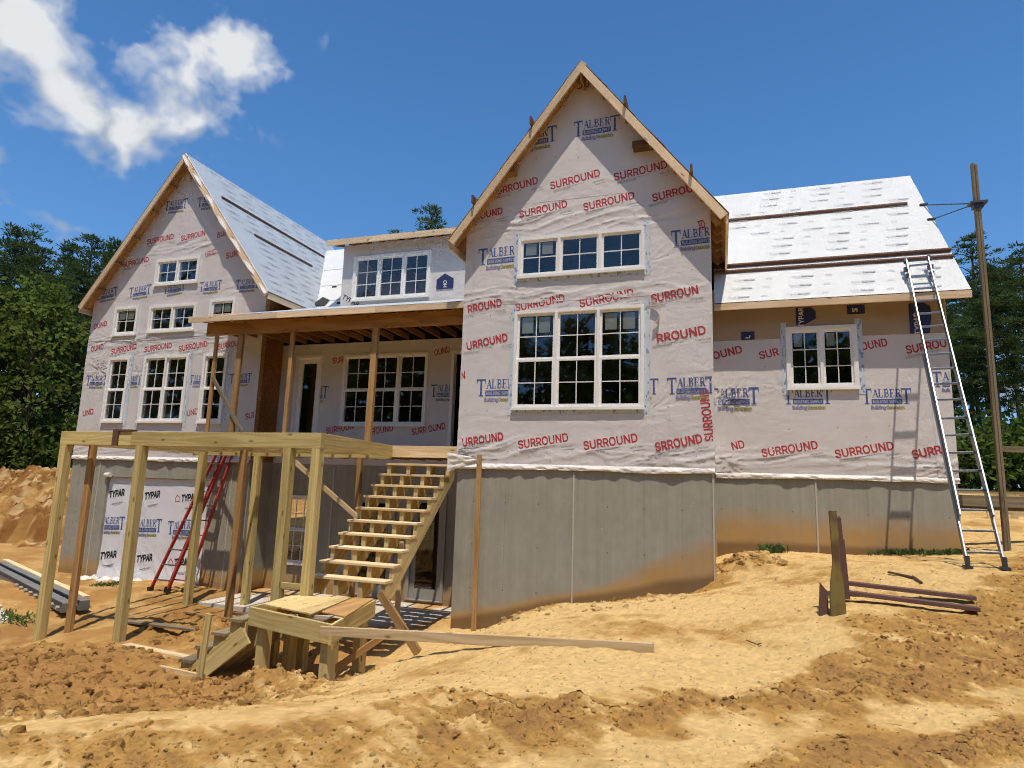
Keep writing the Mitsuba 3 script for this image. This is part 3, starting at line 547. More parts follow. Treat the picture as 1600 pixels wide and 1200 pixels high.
put('added_partition', box(-15.9, 3.6, 16.0, 16.1, .35, 4.0), 'm_room_dark', HOUSE); put('added_partition', box(-4.4, -.3, 14.0, 14.1, 3.4, 5.6), 'm_room_dark', HOUSE); put('added_partition', box(-15.3, -11.5, 15.5, 15.6, 3.3, 5.7), 'm_room_dark', HOUSE); put('added_partition', box(-10.2, -4.5, 15.9, 16.0, 4.0, 5.9), 'm_room_dark', HOUSE)  # partitions added close behind the windows so the glass looks dark

# ---------------------------------------------------------------- printing on the walls
PRINT = [
('g','S','ROU',-2.61,7.46,-2.23,7.50),
('g','T','TALBERT',-2.50,6.50,-1.71,6.51),
('g','T','TALBERT',-3.74,6.43,-2.90,6.47),
('g','S','SURROUND',-4.14,5.50,-3.20,5.65),
('g','S','SURROUND',-2.95,5.50,-2.01,5.65),
('g','S','SURROUND',-1.75,5.52,-0.80,5.65),
('g','S','RROUND',-4.54,5.02,-3.89,5.11),
('g','S','SURROUND',-3.55,4.99,-2.62,5.11),
('g','S','SURROUND',-2.31,5.00,-1.38,5.13),
('g','S','SURROUN',-1.06,5.03,-0.24,5.16),
('g','S','ID',-0.28,4.44,-0.17,4.46),
('g','T','TALBERT',-0.72,4.16,0.02,4.18),
('g','T','TALBERT',-4.33,4.11,-3.49,4.13),
('g','S','RROUND',-4.52,3.18,-3.84,3.28),
('g','S','SURROUND',-3.57,3.16,-2.63,3.29),
('g','S','SURROUND',-2.35,3.16,-1.39,3.31),
('g','S','SURROUN',-1.08,3.17,-0.30,3.29),
('g','S','URROUND',-4.51,2.46,-3.70,2.61),
('g','S','RROUND',-0.99,2.46,-0.19,2.58),
('g','T','TALBERT',-4.26,1.57,-3.45,1.58),
('g','T','TALBERT',-1.72,1.55,-1.02,1.56),
('g','T','TALBERT',-0.81,1.56,-0.10,1.57),
('g','S','URROUND',-4.51,0.64,-3.72,0.77),
('g','S','SURROUND',-3.43,0.61,-2.52,0.76),
('g','S','SURROUND',-2.24,0.61,-1.32,0.76),
('g','S','SRROUND',-1.02,0.60,-0.27,0.76),
('g','S','SURROUND',-0.09,0.79,-0.18,1.66),
('g','S','N',-4.61,1.90,-4.52,1.91),
('w','S','OUND',-0.09,2.50,0.44,2.62),
('w','S','SUR',0.75,2.48,1.09,2.55),
('w','S','OUND',2.48,2.59,2.90,2.66),
('w','S','SURROUND',3.19,2.50,4.04,2.65),
('w','T','TALBERT',-0.17,1.60,0.66,1.61),
('w','T','TALBERT',1.16,1.61,1.91,1.61),
('w','T','TALBERT',2.46,1.60,3.17,1.60),
('w','S','ND',0.22,0.75,0.44,0.80),
('w','S','SURROUND',0.74,0.63,1.69,0.80),
('w','S','SURROUND',1.97,0.63,2.90,0.80),
('w','S','SURR',3.18,0.64,3.62,0.74),
('w','T','TALBERT',3.57,1.89,4.26,1.91),
('l','S','SURROUND',-14.51,6.01,-13.61,6.09),
('l','S','SURROUN',-13.35,6.00,-12.56,6.08),
('l','S','SURR',-12.16,5.97,-11.72,6.03),
('l','S','SURROUND',-15.25,5.42,-14.37,5.52),
('l','S','URND',-12.46,5.47,-12.14,5.54),
('l','S','SURR',-11.80,5.38,-11.35,5.45),
('l','T','TALBERT',-16.04,4.55,-15.36,4.63),
('l','T','TALBERT',-14.88,4.56,-14.20,4.61),
('l','T','TALBERT',-13.69,4.57,-13.04,4.63),
('l','T','TALBERT',-12.52,4.56,-11.88,4.58),
('l','T','TALBERT',-11.39,4.54,-10.74,4.54),
('l','T','TALBERT',-14.02,6.90,-13.32,6.91),
('l','T','TALBERT',-12.91,6.88,-12.22,6.90),
('l','S','SURROUND',-13.29,7.72,-12.37,7.82),
('l','S','OUND',-16.02,3.74,-15.55,3.82),
('l','S','OUND',-15.99,3.12,-15.55,3.18),
('l','S','SURROUND',-15.25,3.02,-14.40,3.15),
('l','S','SURROUND',-14.12,3.04,-13.23,3.13),
('l','S','SURROUND',-12.98,3.02,-12.09,3.13),
('l','S','SURROUND',-11.75,3.02,-10.93,3.13),
('l','T','TALBERT',-16.00,2.21,-15.33,2.20),
('l','T','TALBERT',-14.75,2.19,-14.14,2.19),
('l','T','TALBERT',-12.52,2.17,-11.92,2.17),
('l','T','TALBERT',-11.28,2.17,-10.69,2.18),
('l','S','UND',-15.98,1.38,-15.61,1.45),
('l','S','UND',-12.48,1.37,-12.15,1.44),
('l','S','SURR',-10.71,1.29,-10.32,1.36),
('p','S','SUR',-8.97,2.74,-8.66,2.78),
('p','S','OUND',-6.24,2.85,-5.85,2.93),
('p','T','TALBERT',-6.27,1.89,-5.54,1.89),
('p','T','TALBERT',-9.85,1.89,-9.08,1.89),
('p','S','SURR OUND',-6.71,1.01,-5.87,1.16),
('p','S','ROUND',-7.74,1.02,-7.19,1.11),
('p','S','SURROUN',-9.00,1.03,-8.25,1.15),
]
WALLS = {'g': WG, 'w': WW, 'l': WL, 'p': WP, 'd': WD}
for w, k, t, x0, z0, x1, z1 in PRINT:
    W = WALLS[w]; o_ = .0105 if (w == 'g' and (max(x0, x1) > -.4 or min(x0, x1) < -4.5)) or (w == 'w' and (min(x0, x1) < .2 or x1 > 3.5)) else .004
    if k == 'S':
        g = text_shape(t, True); h = .142
        letter(g, x0, z0, x1, z1, g.bounds[2], W, 'm_red', o_, sy=h)
        if t in ('SURROUND', 'SURROUN', 'RROUND', 'URROUND', 'SRROUND') and abs(x1 - x0) > .4:
            xs = x1 - (x1 - x0) * .95 / math.hypot(x1 - x0, z1 - z0); zs = z1 - (z1 - z0) * .95 / math.hypot(x1 - x0, z1 - z0)
            sh = so.unary_union([sa.translate(s_, dx, dz) for s_, dx, dz in SMALL])
            letter(sh, xs, zs, x1, z1, math.hypot(x1 - xs, z1 - zs), W, 'm_grey_print', o_ + .001)
    else:
        for sh, mat in zip(LOGO, ('m_blue', 'm_violet', 'm_olive')): letter(sh, x0, z0, x1, z1, .96, W, mat, o_)
# navy scraps of overprinted sheathing seen under the eave of the right wing
def scrap(poly, text, x, z, h, w=WW):
    g = sg.Polygon(poly); letter(g, 0, 0, 1, 0, 1, w, 'm_navy', .020)
    t = sa.scale(text_shape(text, True), h, h, origin=(0, 0)); t = sa.translate(sa.rotate(t, 90, origin=(0, 0)), x, z)
    letter(t, 0, 0, 1, 0, 1, w, 'm_flap', .024)
scrap([(1.40, 3.12), (1.56, 3.12), (1.74, 3.22), (1.74, 3.36), (1.66, 3.44), (1.40, 3.44)], 'TYPAR', 1.53, 3.06, .085)
scrap([(2.27, 3.27), (2.56, 3.27), (2.56, 3.44), (2.27, 3.44)], 'S', 2.44, 3.31, .09)
scrap([(.42, 2.86), (.66, 2.86), (.66, 3.02), (.42, 3.02)], 'L', .58, 2.89, .09)
scrap([(3.26, 2.86), (3.56, 2.86), (3.60, 3.16), (3.60, 3.34), (3.50, 3.42), (3.26, 3.42)], 'TYPAR', 3.42, 2.84, .09)
scrap([(-6.62, 4.68), (-6.16, 4.68), (-6.16, 4.93), (-6.40, 5.08), (-6.62, 4.93)], 'HO', -6.34, 4.72, .09, WD)
t_ = text_shape('TYPAR', True)
letter(t_, -9.33, 4.62, -9.03, 4.47, t_.bounds[2] * .6, WD, 'm_black_print')

# flashing tape beside the windows
for w, (x0, x1, z0, z1), sides in ((WG, g_holes[0], 'lrb'), (WG, g_holes[1], 'lrb'), (WW, w_holes[0], 'lr'), (WL, l_holes[0], 'r'), (WL, l_holes[1], 'r'), (WL, l_holes[2], 'r'), (WL, l_holes[1], 'l')):
    for s in sides:
        if s == 'l': tape_strip(x0 - .085, x0 + .02, z0 - .10, z1 + .10, w)
        if s == 'r': tape_strip(x1 - .02, x1 + .095, z0 - .10, z1 + .12, w)
        if s == 'b': tape_strip(x0 - .06, x1 + .06, z0 - .075, z0 + .02, w)
# a strip of wrap folded round the inside corner, lapped seams, and the loose bottom edge
def lap(x0, x1, z0, z1, w, off=.006, mat='m_wrap'):
    xs, zs = np.linspace(x0, x1, max(3, int((x1 - x0) / .03))), np.linspace(z0, z1, max(3, int((z1 - z0) / .03)))
    XX, ZZ = np.meshgrid(xs, zs, indexing='ij'); rg = meshkit.fbm(np.stack([XX * 9, 0 * XX + x0, ZZ * 9], -1), 3, 6)
    e = np.minimum(np.minimum(XX - x0, x1 - XX), .05) / .05
    XX = XX + (.015 * (meshkit.noise(np.stack([0 * XX, 0 * XX + x0, ZZ * 3], -1)) - .5))
    D = w['disp'](XX, ZZ) + off + .005 * (rg - .4) * e; nz = len(zs)
    i, j = np.meshgrid(np.arange(len(xs) - 1), np.arange(nz - 1), indexing='ij')
    q = np.stack([i * nz + j, (i + 1) * nz + j, (i + 1) * nz + j + 1, i * nz + j + 1], -1).reshape(-1, 4)
    put('wrap_lap', (np.stack([XX, w['y'] - D, ZZ], -1).reshape(-1, 3), q), mat, w['key'], smooth=True)
lap(-.34, -.09, .33, 3.6, WG, .004); lap(-4.62, -4.45, .5, 4.4, WG, .004)
lap(-.80, -.70, .34, 2.9, WG, .005); lap(-4.45, -.34, 3.30, 3.36, WG, .004); lap(-3.9, -.75, 5.26, 5.31, WG, .004)
lap(-.09, .19, .33, 2.1, WW, .005); lap(3.52, 3.825, .33, 2.2, WW, .005)
lap(-16.13, -10.9, 3.40, 3.46, WL, .016); lap(-15.2, -13.6, 3.36, 3.385, WL, .03, 'm_flap')
def hem(x0, x1, w, zt, seed, amp=.03):
    """The loose, rumpled bottom edge of the wrap, curling out over the foundation."""
    n = int((x1 - x0) / .018); xs = np.linspace(x0, x1, n); ts = np.linspace(0, 1, 9)
    XX, TT = np.meshgrid(xs, ts, indexing='ij'); y = np.full_like(XX, seed)
    sag = .05 * meshkit.fbm(np.stack([XX * 1.1, y, 0 * XX], -1), 3, seed); f = meshkit.fbm(np.stack([XX * 7, y, TT * 1.3], -1), 3, seed + 1) - .5
    Z_ = zt - TT * (.07 + sag); out = .018 + amp * np.sin(TT * math.pi * .75) * (1 + 1.6 * f) + .03 * TT * f
    i, j = np.meshgrid(np.arange(n - 1), np.arange(8), indexing='ij')
    q = np.stack([i * 9 + j, i * 9 + j + 1, (i + 1) * 9 + j + 1, (i + 1) * 9 + j], -1).reshape(-1, 4)
    put('loose_hem', (np.stack([XX, w['y'] - out, Z_], -1).reshape(-1, 3), q), 'm_flap', w['key'], smooth=True)
# the upper part of the right wing, covered with the plain tan back of a sheet
def tan(x0, x1, z0, z1):
    lap(x0, x1, z0, z1, WW, .004, 'm_tan')
tan(-.09, 1.20, 2.86, 3.6); tan(2.41, 3.82, 2.86, 3.6); tan(1.18, 2.43, 3.09, 3.6)
hem(-4.63, -.09, WG, .34, 3); hem(-.09, 3.84, WW, .33, 5); hem(-16.14, -10.45, WL, .36, 7, .045)
# a corner of wrap blown out at the left end of the tall gable
n = 14; uu, vv = np.meshgrid(np.linspace(0, 1, n), np.linspace(0, 1, n), indexing='ij')
fx = -4.76 + uu * .62; fz = .52 - vv * (.36 - .26 * uu) - .10 * uu * (1 - vv); fy = GY - .03 - .10 * (1 - uu) * (1 - vv * .4) - .03 * meshkit.noise(np.stack([uu * 5, vv * 6, 0 * uu], -1))
i, j = np.meshgrid(np.arange(n - 1), np.arange(n - 1), indexing='ij')
put('loose_flap', (np.stack([fx, fy, fz], -1).reshape(-1, 3), np.stack([i * n + j, i * n + j + 1, (i + 1) * n + j + 1, (i + 1) * n + j], -1).reshape(-1, 4)), 'm_flap', WG['key'], smooth=True)
# a curl of torn tape by the big window
aa = np.linspace(-1.3, 1.5, 14); cx = -1.10 + .16 * np.cos(aa); cz = 2.98 + .20 * np.sin(aa)
V = np.vstack([np.stack([cx, GY - .05 + 0 * aa, cz], 1), np.stack([cx + .01, GY - .13 + 0 * aa, cz], 1)])
put('torn_tape', trimesh.Trimesh(V, [f for k in range(13) for f in ((k, k + 1, k + 15), (k, k + 15, k + 14))], process=False), 'm_flap', WG['key'], smooth=True)

# ---------------------------------------------------------------- foundation
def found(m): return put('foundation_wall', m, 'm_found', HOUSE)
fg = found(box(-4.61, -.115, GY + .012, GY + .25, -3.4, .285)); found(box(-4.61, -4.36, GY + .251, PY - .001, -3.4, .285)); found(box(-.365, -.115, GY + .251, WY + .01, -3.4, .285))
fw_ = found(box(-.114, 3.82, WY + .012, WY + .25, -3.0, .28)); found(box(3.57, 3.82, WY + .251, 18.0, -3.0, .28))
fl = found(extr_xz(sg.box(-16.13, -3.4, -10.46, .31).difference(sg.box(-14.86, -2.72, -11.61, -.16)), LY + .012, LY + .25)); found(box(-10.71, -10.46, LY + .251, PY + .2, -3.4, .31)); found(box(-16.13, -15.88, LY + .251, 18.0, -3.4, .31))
for par, xs, y in ((fg, (-2.42,), GY), (fw_, (1.62,), WY), (fl, (-15.15, -10.95), LY)):
    for x in xs: put('joint_strip', box(x - .013, x + .013, y - .004, y + .0115, -2.9, .22), 'm_found_strip', par)
put('joint_strip', box(-.135, -.113, GY - .01, GY + .011, -2.4, .25), 'm_found_strip', fg)
put('door_hood', rod((-14.90, LY - .02, -.12), (-14.70, LY - .05, -.12), .055, 10), 'm_flap', fl)
# basement wall in the recess under the porch
b_holes = [(-10.0, -9.12, -2.05, -.45), (-8.1, -7.0, -2.6, -.35), (-6.65, -5.75, -2.6, -.3)]
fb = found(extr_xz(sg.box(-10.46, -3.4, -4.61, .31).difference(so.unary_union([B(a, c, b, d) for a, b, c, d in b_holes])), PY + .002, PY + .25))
window(*b_holes[0], PY, 1, 3, (2, 2), label='shaded basement window behind the deck posts')
door(*b_holes[1], PY, 'basement door behind the stairs', True, 'm_door_grey'); door(*b_holes[2], PY, 'basement door right of the stairs', True, 'm_door_grey')
put('added_partition', box(-10.3, -4.7, 14.6, 14.7, -2.7, .1), 'm_room_dark', HOUSE)  # added dark partition behind the basement openings
for x in (-8.7, -5.3, -5.0): put('joint_strip', box(x - .02, x + .02, PY - .018, PY + .001, -2.7, .25), 'm_found_strip', fb)
# the big basement opening closed with a white printed sheet
pw = {'y': LY + .10, 'disp': None, 'clip': sg.box(-14.84, -2.6, -11.63, -.18)}
def pdisp(x, z):
    x, z = np.asarray(x, float), np.asarray(z, float); y = 0 * x
    f = 1 - np.abs(2 * meshkit.noise(np.stack([(x * .7 + z * .7) * 5.5, y, (x * .7 - z * .7) * 1.1], -1), 5) - 1)
    e = np.clip((x + 12.6) / 1.0, 0, 1) * .6 + .15 + .6 * np.exp(-((z + 2.4) / .35) ** 2)
    return .03 * (meshkit.fbm(np.stack([x * .9, y, z * .9], -1), 3, 77)) + .03 * e * f ** 3 + .05 * sst(-2.3, -2.75, z)
pw['disp'] = pdisp
xs, zs = np.linspace(-14.87, -11.60, 110), np.linspace(-2.74, -.17, 90); XX, ZZ = np.meshgrid(xs, zs, indexing='ij')
i, j = np.meshgrid(np.arange(109), np.arange(89), indexing='ij')
pw['key'] = put('opening_sheet', (np.stack([XX, pw['y'] - pdisp(XX, ZZ), ZZ], -1).reshape(-1, 3), np.stack([i * 90 + j, (i + 1) * 90 + j, (i + 1) * 90 + j + 1, i * 90 + j + 1], -1).reshape(-1, 4)), 'm_panel_wrap', HOUSE, smooth=True, label='white printed sheet closing the big basement opening')
ty = sa.skew(text_shape('TYPAR', True), 10, 0, origin=(0, 0)); ty = sa.scale(ty, .82, 1, origin=(0, 0)).buffer(.035)
for x0, z0, x1, z1 in ((-14.80, -.69, -14.29, -.61), (-13.63, -.69, -13.14, -.61), (-12.46, -.70, -11.97, -.63), (-14.83, -2.21, -14.31, -2.13), (-13.64, -2.21, -13.15, -2.13), (-12.45, -2.21, -11.96, -2.14)):
    letter(ty, x0, z0, x1, z1, ty.bounds[2], pw, 'm_black_print', .006, sy=.155)
    letter(so.unary_union([sg.box(0, 0, .34, .022), sg.box(.06, -.03, .3, -.022)]), x0 + .12, z0 - .17, x1, z1 - .17, .38, pw, 'm_grey_print', .006)
    hs = sg.Polygon([(0, 0), (.14, 0), (.14, .10), (.07, .17), (0, .10)]); letter(hs.difference(hs.buffer(-.015)), x0 - .19, z0 - .01, x0 + .81, z0 + .06, 1, pw, 'm_red', .006)
for x0 in (-15.02, -13.83, -12.75, -11.58):
    for sh, mat in zip(LOGO, ('m_blue', 'm_violet', 'm_olive')): letter(sh, x0, -1.49, x0 + .80, -1.455, .96, pw, mat, .006)
put('sheet_tail', scatter(26, 8, uni(-14.9, -13.3, 11.95, 12.15), .05, .14)[0], 'm_flap', pw['key'], smooth=True)
put('floor_slab', box(-10.46, -4.62, 11.0, 13.0, -2.9, -2.66), 'm_slab', HOUSE)

# ---------------------------------------------------------------- roofs
def roof(label): return put('roof', slab(label[0], label[1]), 'm_osb', HOUSE, label=label[2])
def quadz(f, pts): return [(x, y, f(x, y)) for x, y in pts]
def sheet(key, f, pts, mat, seed, n=(70, 60), lift=.006, courses=None):
    """Underlayment over a planar quad: slightly rumpled, laid in lapped courses along one direction. pts: origin corner, u corner, opposite, v corner."""
    p = np.array(quadz(f, pts)); u, v = np.meshgrid(np.linspace(0, 1, n[0]), np.linspace(0, 1, n[1]), indexing='ij')
    V = (1 - u - v + u * v)[..., None] * p[0] + (u * (1 - v))[..., None] * p[1] + (u * v)[..., None] * p[2] + (v * (1 - u))[..., None] * p[3]
    nn = np.cross(p[1] - p[0], p[3] - p[0]); nn /= np.linalg.norm(nn); nn *= np.sign(nn[2])
    r = meshkit.fbm(V * [3, 3, 1.5] + seed, 3, seed)
    V = V + nn * (lift + .012 * r + (0 if courses is None else .010 * (1 - (v * courses) % 1)))[..., None]
    i, j = np.meshgrid(np.arange(n[0] - 1), np.arange(n[1] - 1), indexing='ij'); q = np.stack([i * n[1] + j, (i + 1) * n[1] + j, (i + 1) * n[1] + j + 1, i * n[1] + j + 1], -1).reshape(-1, 4)
    if np.cross(p[1] - p[0], p[3] - p[0])[2] < 0: q = q[:, ::-1]
    put('underlayment', (V.reshape(-1, 3), q), mat, key, smooth=True)
    return p, nn
def roof_print(key, p, nn, nu, nv, seed, mat='m_roof_print'):
    rng = np.random.default_rng(seed); e1 = p[1] - p[0]; L1 = np.linalg.norm(e1); e1 /= L1; e2 = p[3] - p[0]; L2 = np.linalg.norm(e2); e2 /= L2
    big, small = sa.scale(text_shape('Barrier', True), .050, .042, origin=(0, 0)), sa.scale(text_shape('Roof', False), .05, .045, origin=(0, 0))
    unit = so.unary_union([sa.translate(big.buffer(.003), .17, 0), sa.translate(small, 0, 0), sg.box(.02, -.045, .34, -.038)]); tick = so.unary_union([sg.box(0, 0, .12, .012), sg.box(.02, .03, .12, .042)])
    V, F, o = [], [], 0
    for a in range(nu):
        for b in range(nv):
            uu = (a + .25 + .5 * ((b // 4) % 2) + .06 * b % .5) * L1 / nu; vv = (b + .35 + .1 * rng.random()) * L2 / nv
            for g, du in ((unit, 0), (tick, L1 / nu * .55)):
                u0 = uu + du
                if u0 + .5 > L1 or vv + .1 > L2: continue
                for gg in getattr(g, 'geoms', [g]):
                    if gg.area < 1e-6: continue
                    v, f = trimesh.creation.triangulate_polygon(gg, engine='earcut')
                    V.append(p[0] + (u0 + v[:, :1]) * e1 + (vv + v[:, 1:]) * e2 + nn * .032); F.append(f + o); o += len(v)
    F = np.vstack(F); V = np.vstack(V); t = V[F[0]]
    if np.cross(t[1] - t[0], t[2] - t[0]) @ nn < 0: F = F[:, ::-1]
    put('lettering', trimesh.Trimesh(V, F, process=False), mat, key)

def gable_roof(xc, zr, slope, half, y0, y1, y1e, label, mat, fascia, seed):
    zl = lambda x, y: zr - slope * abs(x - xc); keys = []
    for sgn in (-1, 1):
        xe = xc + sgn * half
        pts = [(xe, y0), (xe, y1e if sgn > 0 else y1), (xc, y1), (xc, y0)]
        q = quadz(zl, pts); q = q if sgn > 0 else q[::-1]
        key = roof((q, .022, label + (' right slope' if sgn > 0 else ' left slope'))); keys.append(key)
        p, nn = sheet(key, zl, [(xe, y0), (xe, y1e if sgn > 0 else y1), (xc, y1), (xc, y0)], mat, seed + sgn, courses=5)
        perp = np.array([sgn * slope, 0, 1]) / math.hypot(slope, 1)
        a, b = np.array([xe, y0 + .012, zl(xe, 0)]) - perp * .079, np.array([xc, y0 + .012, zr]) - perp * .075
        if sgn > 0: b = b + (a - b) / np.linalg.norm(a - b) * .04
        addb('fascia_board', a, b, .135, .040, fascia, key, upv=perp)
        addb('fascia_board', (xe - sgn * .016, y0 + .04, zl(xe, 0) - .080), (xe - sgn * .016, (y1e if sgn > 0 else y1), zl(xe, 0) - .080), .14, .038, fascia, key)
        ys = np.arange(y0 + .42, (y1e if sgn > 0 else y1) - .1, .406)
        for y in ys:
            if y > 13.6 and sgn > 0 or y > 14.5: break
            a = np.array([xe - sgn * .05, y, zl(xe - sgn * .05, 0)]) - perp * .10; b = np.array([xe - sgn * .75, y, zl(xe - sgn * .75, 0)]) - perp * .10
            addb('rafter', a, b, .14, .038, 'm_stud', key, upv=perp)
        for t in np.arange(.14, .95, .17):
            x = xe + (xc - xe) * t; c = np.array([x, y0 + .05, zl(x, 0)]) - perp * .068
            addb('lookout', c, c + [0, .26, 0], .085, .038, 'm_stud', key, upv=perp)
    put('ridge_beam', box(xc - .02, xc + .02, y0 + .045, y1 - .1, zr - .36, zr - .06), 'm_stud', keys[0])
    return keys, zl
gk, gzl = gable_roof(-2.325, 7.78, GS, 2.515, 10.4, 15.4, 15.0, 'steep roof of the tall front gable,', 'm_underlay', 'm_fascia', 51)
lk, lzl = gable_roof(-13.21, 8.263, LS, 3.07, 11.86, 18.5, 18.5, 'steep roof of the left gable,', 'm_underlay_grey', 'm_fascia', 61)
for k, xs in ((gk[1], (-1.50, -.38)), (gk[0], (-3.24, -4.34))):
    for x in xs: addb('toe_board', (x, 10.30, gzl(x, 0) + .09), (x, 15.0, gzl(x, 0) + .09), .15, .04, 'm_brown', k)
for x0, x1, y0, y1 in ((-12.32, -12.32, 12.36, 16.9), (-11.63, -11.63, 12.9, 15.4)):
    addb('toe_board', (x0, y0, lzl(x0, 0) + .07), (x1, y1, lzl(x1, 0) + .07), .045, .05, 'm_brown', lk[1], upv=(1, 0, .78))
pp = np.array([(-10.2, 11.95, lzl(-10.2, 0)), (-10.2, 17.9, lzl(-10.2, 0)), (-13.21, 17.9, 8.263), (-13.21, 11.95, 8.263)])
roof_print(lk[1], pp, np.array([LS, 0, 1]) / math.hypot(LS, 1), 8, 17, 3, 'm_roof_print_dark')
# ragged edge of the underlayment along the right rake of the left gable
n = 120; t = np.linspace(0, 1, n); w = .07 + .10 * meshkit.fbm(np.stack([t * 9, 0 * t, 0 * t], -1), 3, 8); xr = -13.21 + 3.065 * t; zr = 8.263 - LS * 3.065 * t
V = np.vstack([np.stack([xr + .015, 11.88 + 0 * t, zr + .03], 1), np.stack([xr + .02 - w * .72, 11.835 - .02 * np.sin(t * 40), zr - w * .58], 1)])
put('loose_edge', trimesh.Trimesh(V, [f for k in range(n - 1) for f in ((k, k + n, k + n + 1), (k, k + n + 1, k + 1))], process=False), 'm_flap', lk[1], smooth=True)

wz = lambda x, y: 3.495 + WS * (y - 12.23)
wk = roof((quadz(wz, [(-.06, 12.23), (4.102, 12.23), (4.102, 15.09), (-.06, 15.09)]), .022, 'white underlaid roof of the right wing'))
va = quadz(wz, [(-.06, 13.30), (-.06, 15.09), (-1.74, 15.09)]); vk = roof((va, .022, 'valley piece of the right wing roof behind the tall gable'))
put('underlayment', slab([(x, y, z + .012) for x, y, z in va], .008), 'm_underlay', vk)
p, nn = sheet(wk, wz, [(-.06, 12.23), (4.102, 12.23), (4.102, 15.09), (-.06, 15.09)], 'm_underlay', 71, n=(90, 90), courses=4)
roof_print(wk, p, nn, 4, 15, 5)
slp = np.array([0, -WS, 1]) / math.hypot(WS, 1)
addb('fascia_board', (-.06, 12.212, 3.425), (4.102, 12.212, 3.425), .125, .036, 'm_fascia', wk)
a, b = np.array([4.08, 12.235, wz(0, 12.235)]) - slp * .085, np.array([4.08, 15.09, wz(0, 15.09)]) - slp * .085
addb('fascia_board', a, b, .125, .038, 'm_fascia', wk, upv=slp)
for x in np.arange(.15, 4.1, .406): 
    a, b = np.array([x, 12.24, wz(0, 12.24)]) - slp * .10, np.array([x, 12.7, wz(0, 12.7)]) - slp * .10
    addb('rafter', a, b, .14, .038, 'm_stud', wk, upv=slp)
for y in np.arange(12.5, 15.1, .5): addb('lookout', (3.70, y, wz(0, y) - .13), (4.055, y, wz(0, y) - .13), .085, .038, 'm_stud', wk, upv=slp)
for y, x1, w_, m_ in ((14.22, 3.78, .055, 'm_brown'), (12.985, 4.09, .085, 'm_brown'), (12.86, 4.09, .045, 'm_brown')):
    addb('toe_board', (-.03, y, wz(0, y) + .075), (x1, y, wz(0, y) + .075), w_, .055, m_, wk, upv=slp)
bk = roof(([(-2.3, 15.09, 6.98), (4.102, 15.09, 6.98), (4.102, 18.3, 3.06), (-2.3, 18.3, 3.06)], .03, 'rear slope of the right wing roof'))
mz = lambda x, y: 4.597 + .866 * (y - 14.08)
xl = lambda y: -13.21 + (8.263 - mz(0, y)) / LS - .04
mk = roof((quadz(mz, [(xl(13.55) + .1, 13.55), (-2.4, 13.55), (-2.4, 17.6), (xl(17.6), 17.6)]), .022, 'white main roof showing left of the dormer'))
roof(([(xl(17.6), 17.6, mz(0, 17.6)), (-2.4, 17.6, mz(0, 17.6)), (-2.4, 21.0, 4.7), (-10.4, 21.0, 4.7)], .022, 'rear slope of the main roof'))
ys_ = (13.56, 14.28, 15.1, 16.1, 17.58)
for k_, (y0, y1) in enumerate(zip(ys_[:-1], ys_[1:])):
    mzk = (lambda kk: (lambda x, y: mz(x, y) + .012 * kk))(k_)
    sheet(mk, mzk, [(xl(y0), y0), (-9.2, y0), (-9.2, y1), (xl(y1), y1)], 'm_underlay', 81 + k_, n=(30, 14), lift=.012)
for x0, y, w_ in ((-9.72, 14.05, .26), (-9.95, 14.75, .30), (-10.55, 14.95, .14), (-10.15, 15.6, .3), (-10.75, 15.9, .2)):
    put('paper_scrap', box(x0, x0 + w_, y, y + .03, mz(0, y) + .03, mz(0, y) + .09), 'm_black', mk)
put('paper_scrap', trimesh.Trimesh([(-10.42, 13.95, 4.60), (-10.05, 13.98, 4.56), (-10.36, 14.3, 4.92), (-10.1, 14.25, 4.80)], [(0, 1, 3), (0, 3, 2)], process=False), 'm_black', mk)
put('wall', extr_yz(sg.Polygon([(DY + .14, 4.39), (17.5, 7.53), (17.5, 7.6), (DY + .14, 6.2)]), -9.34, -9.25), 'm_wrap', HOUSE)
# dormer roof
dz = lambda x, y: 6.132 + .38 * (y - 13.4)
dk = roof((quadz(dz, [(-9.69, 13.4), (-4.62, 13.4), (-4.62, 17.7), (-9.69, 17.7)]), .022, 'low pitched roof of the dormer'))
sheet(dk, dz, [(-9.69, 13.4), (-4.62, 13.4), (-4.62, 17.7), (-9.69, 17.7)], 'm_underlay', 91, n=(40, 30))
addb('fascia_board', (-9.70, 13.382, 6.055), (-4.62, 13.382, 6.045), .150, .036, 'm_fascia', dk)
for x in np.arange(-9.45, -4.7, .406): addb('rafter', (x, 13.41, 6.01), (x, 13.8, 6.15), .12, .038, 'm_stud', dk)
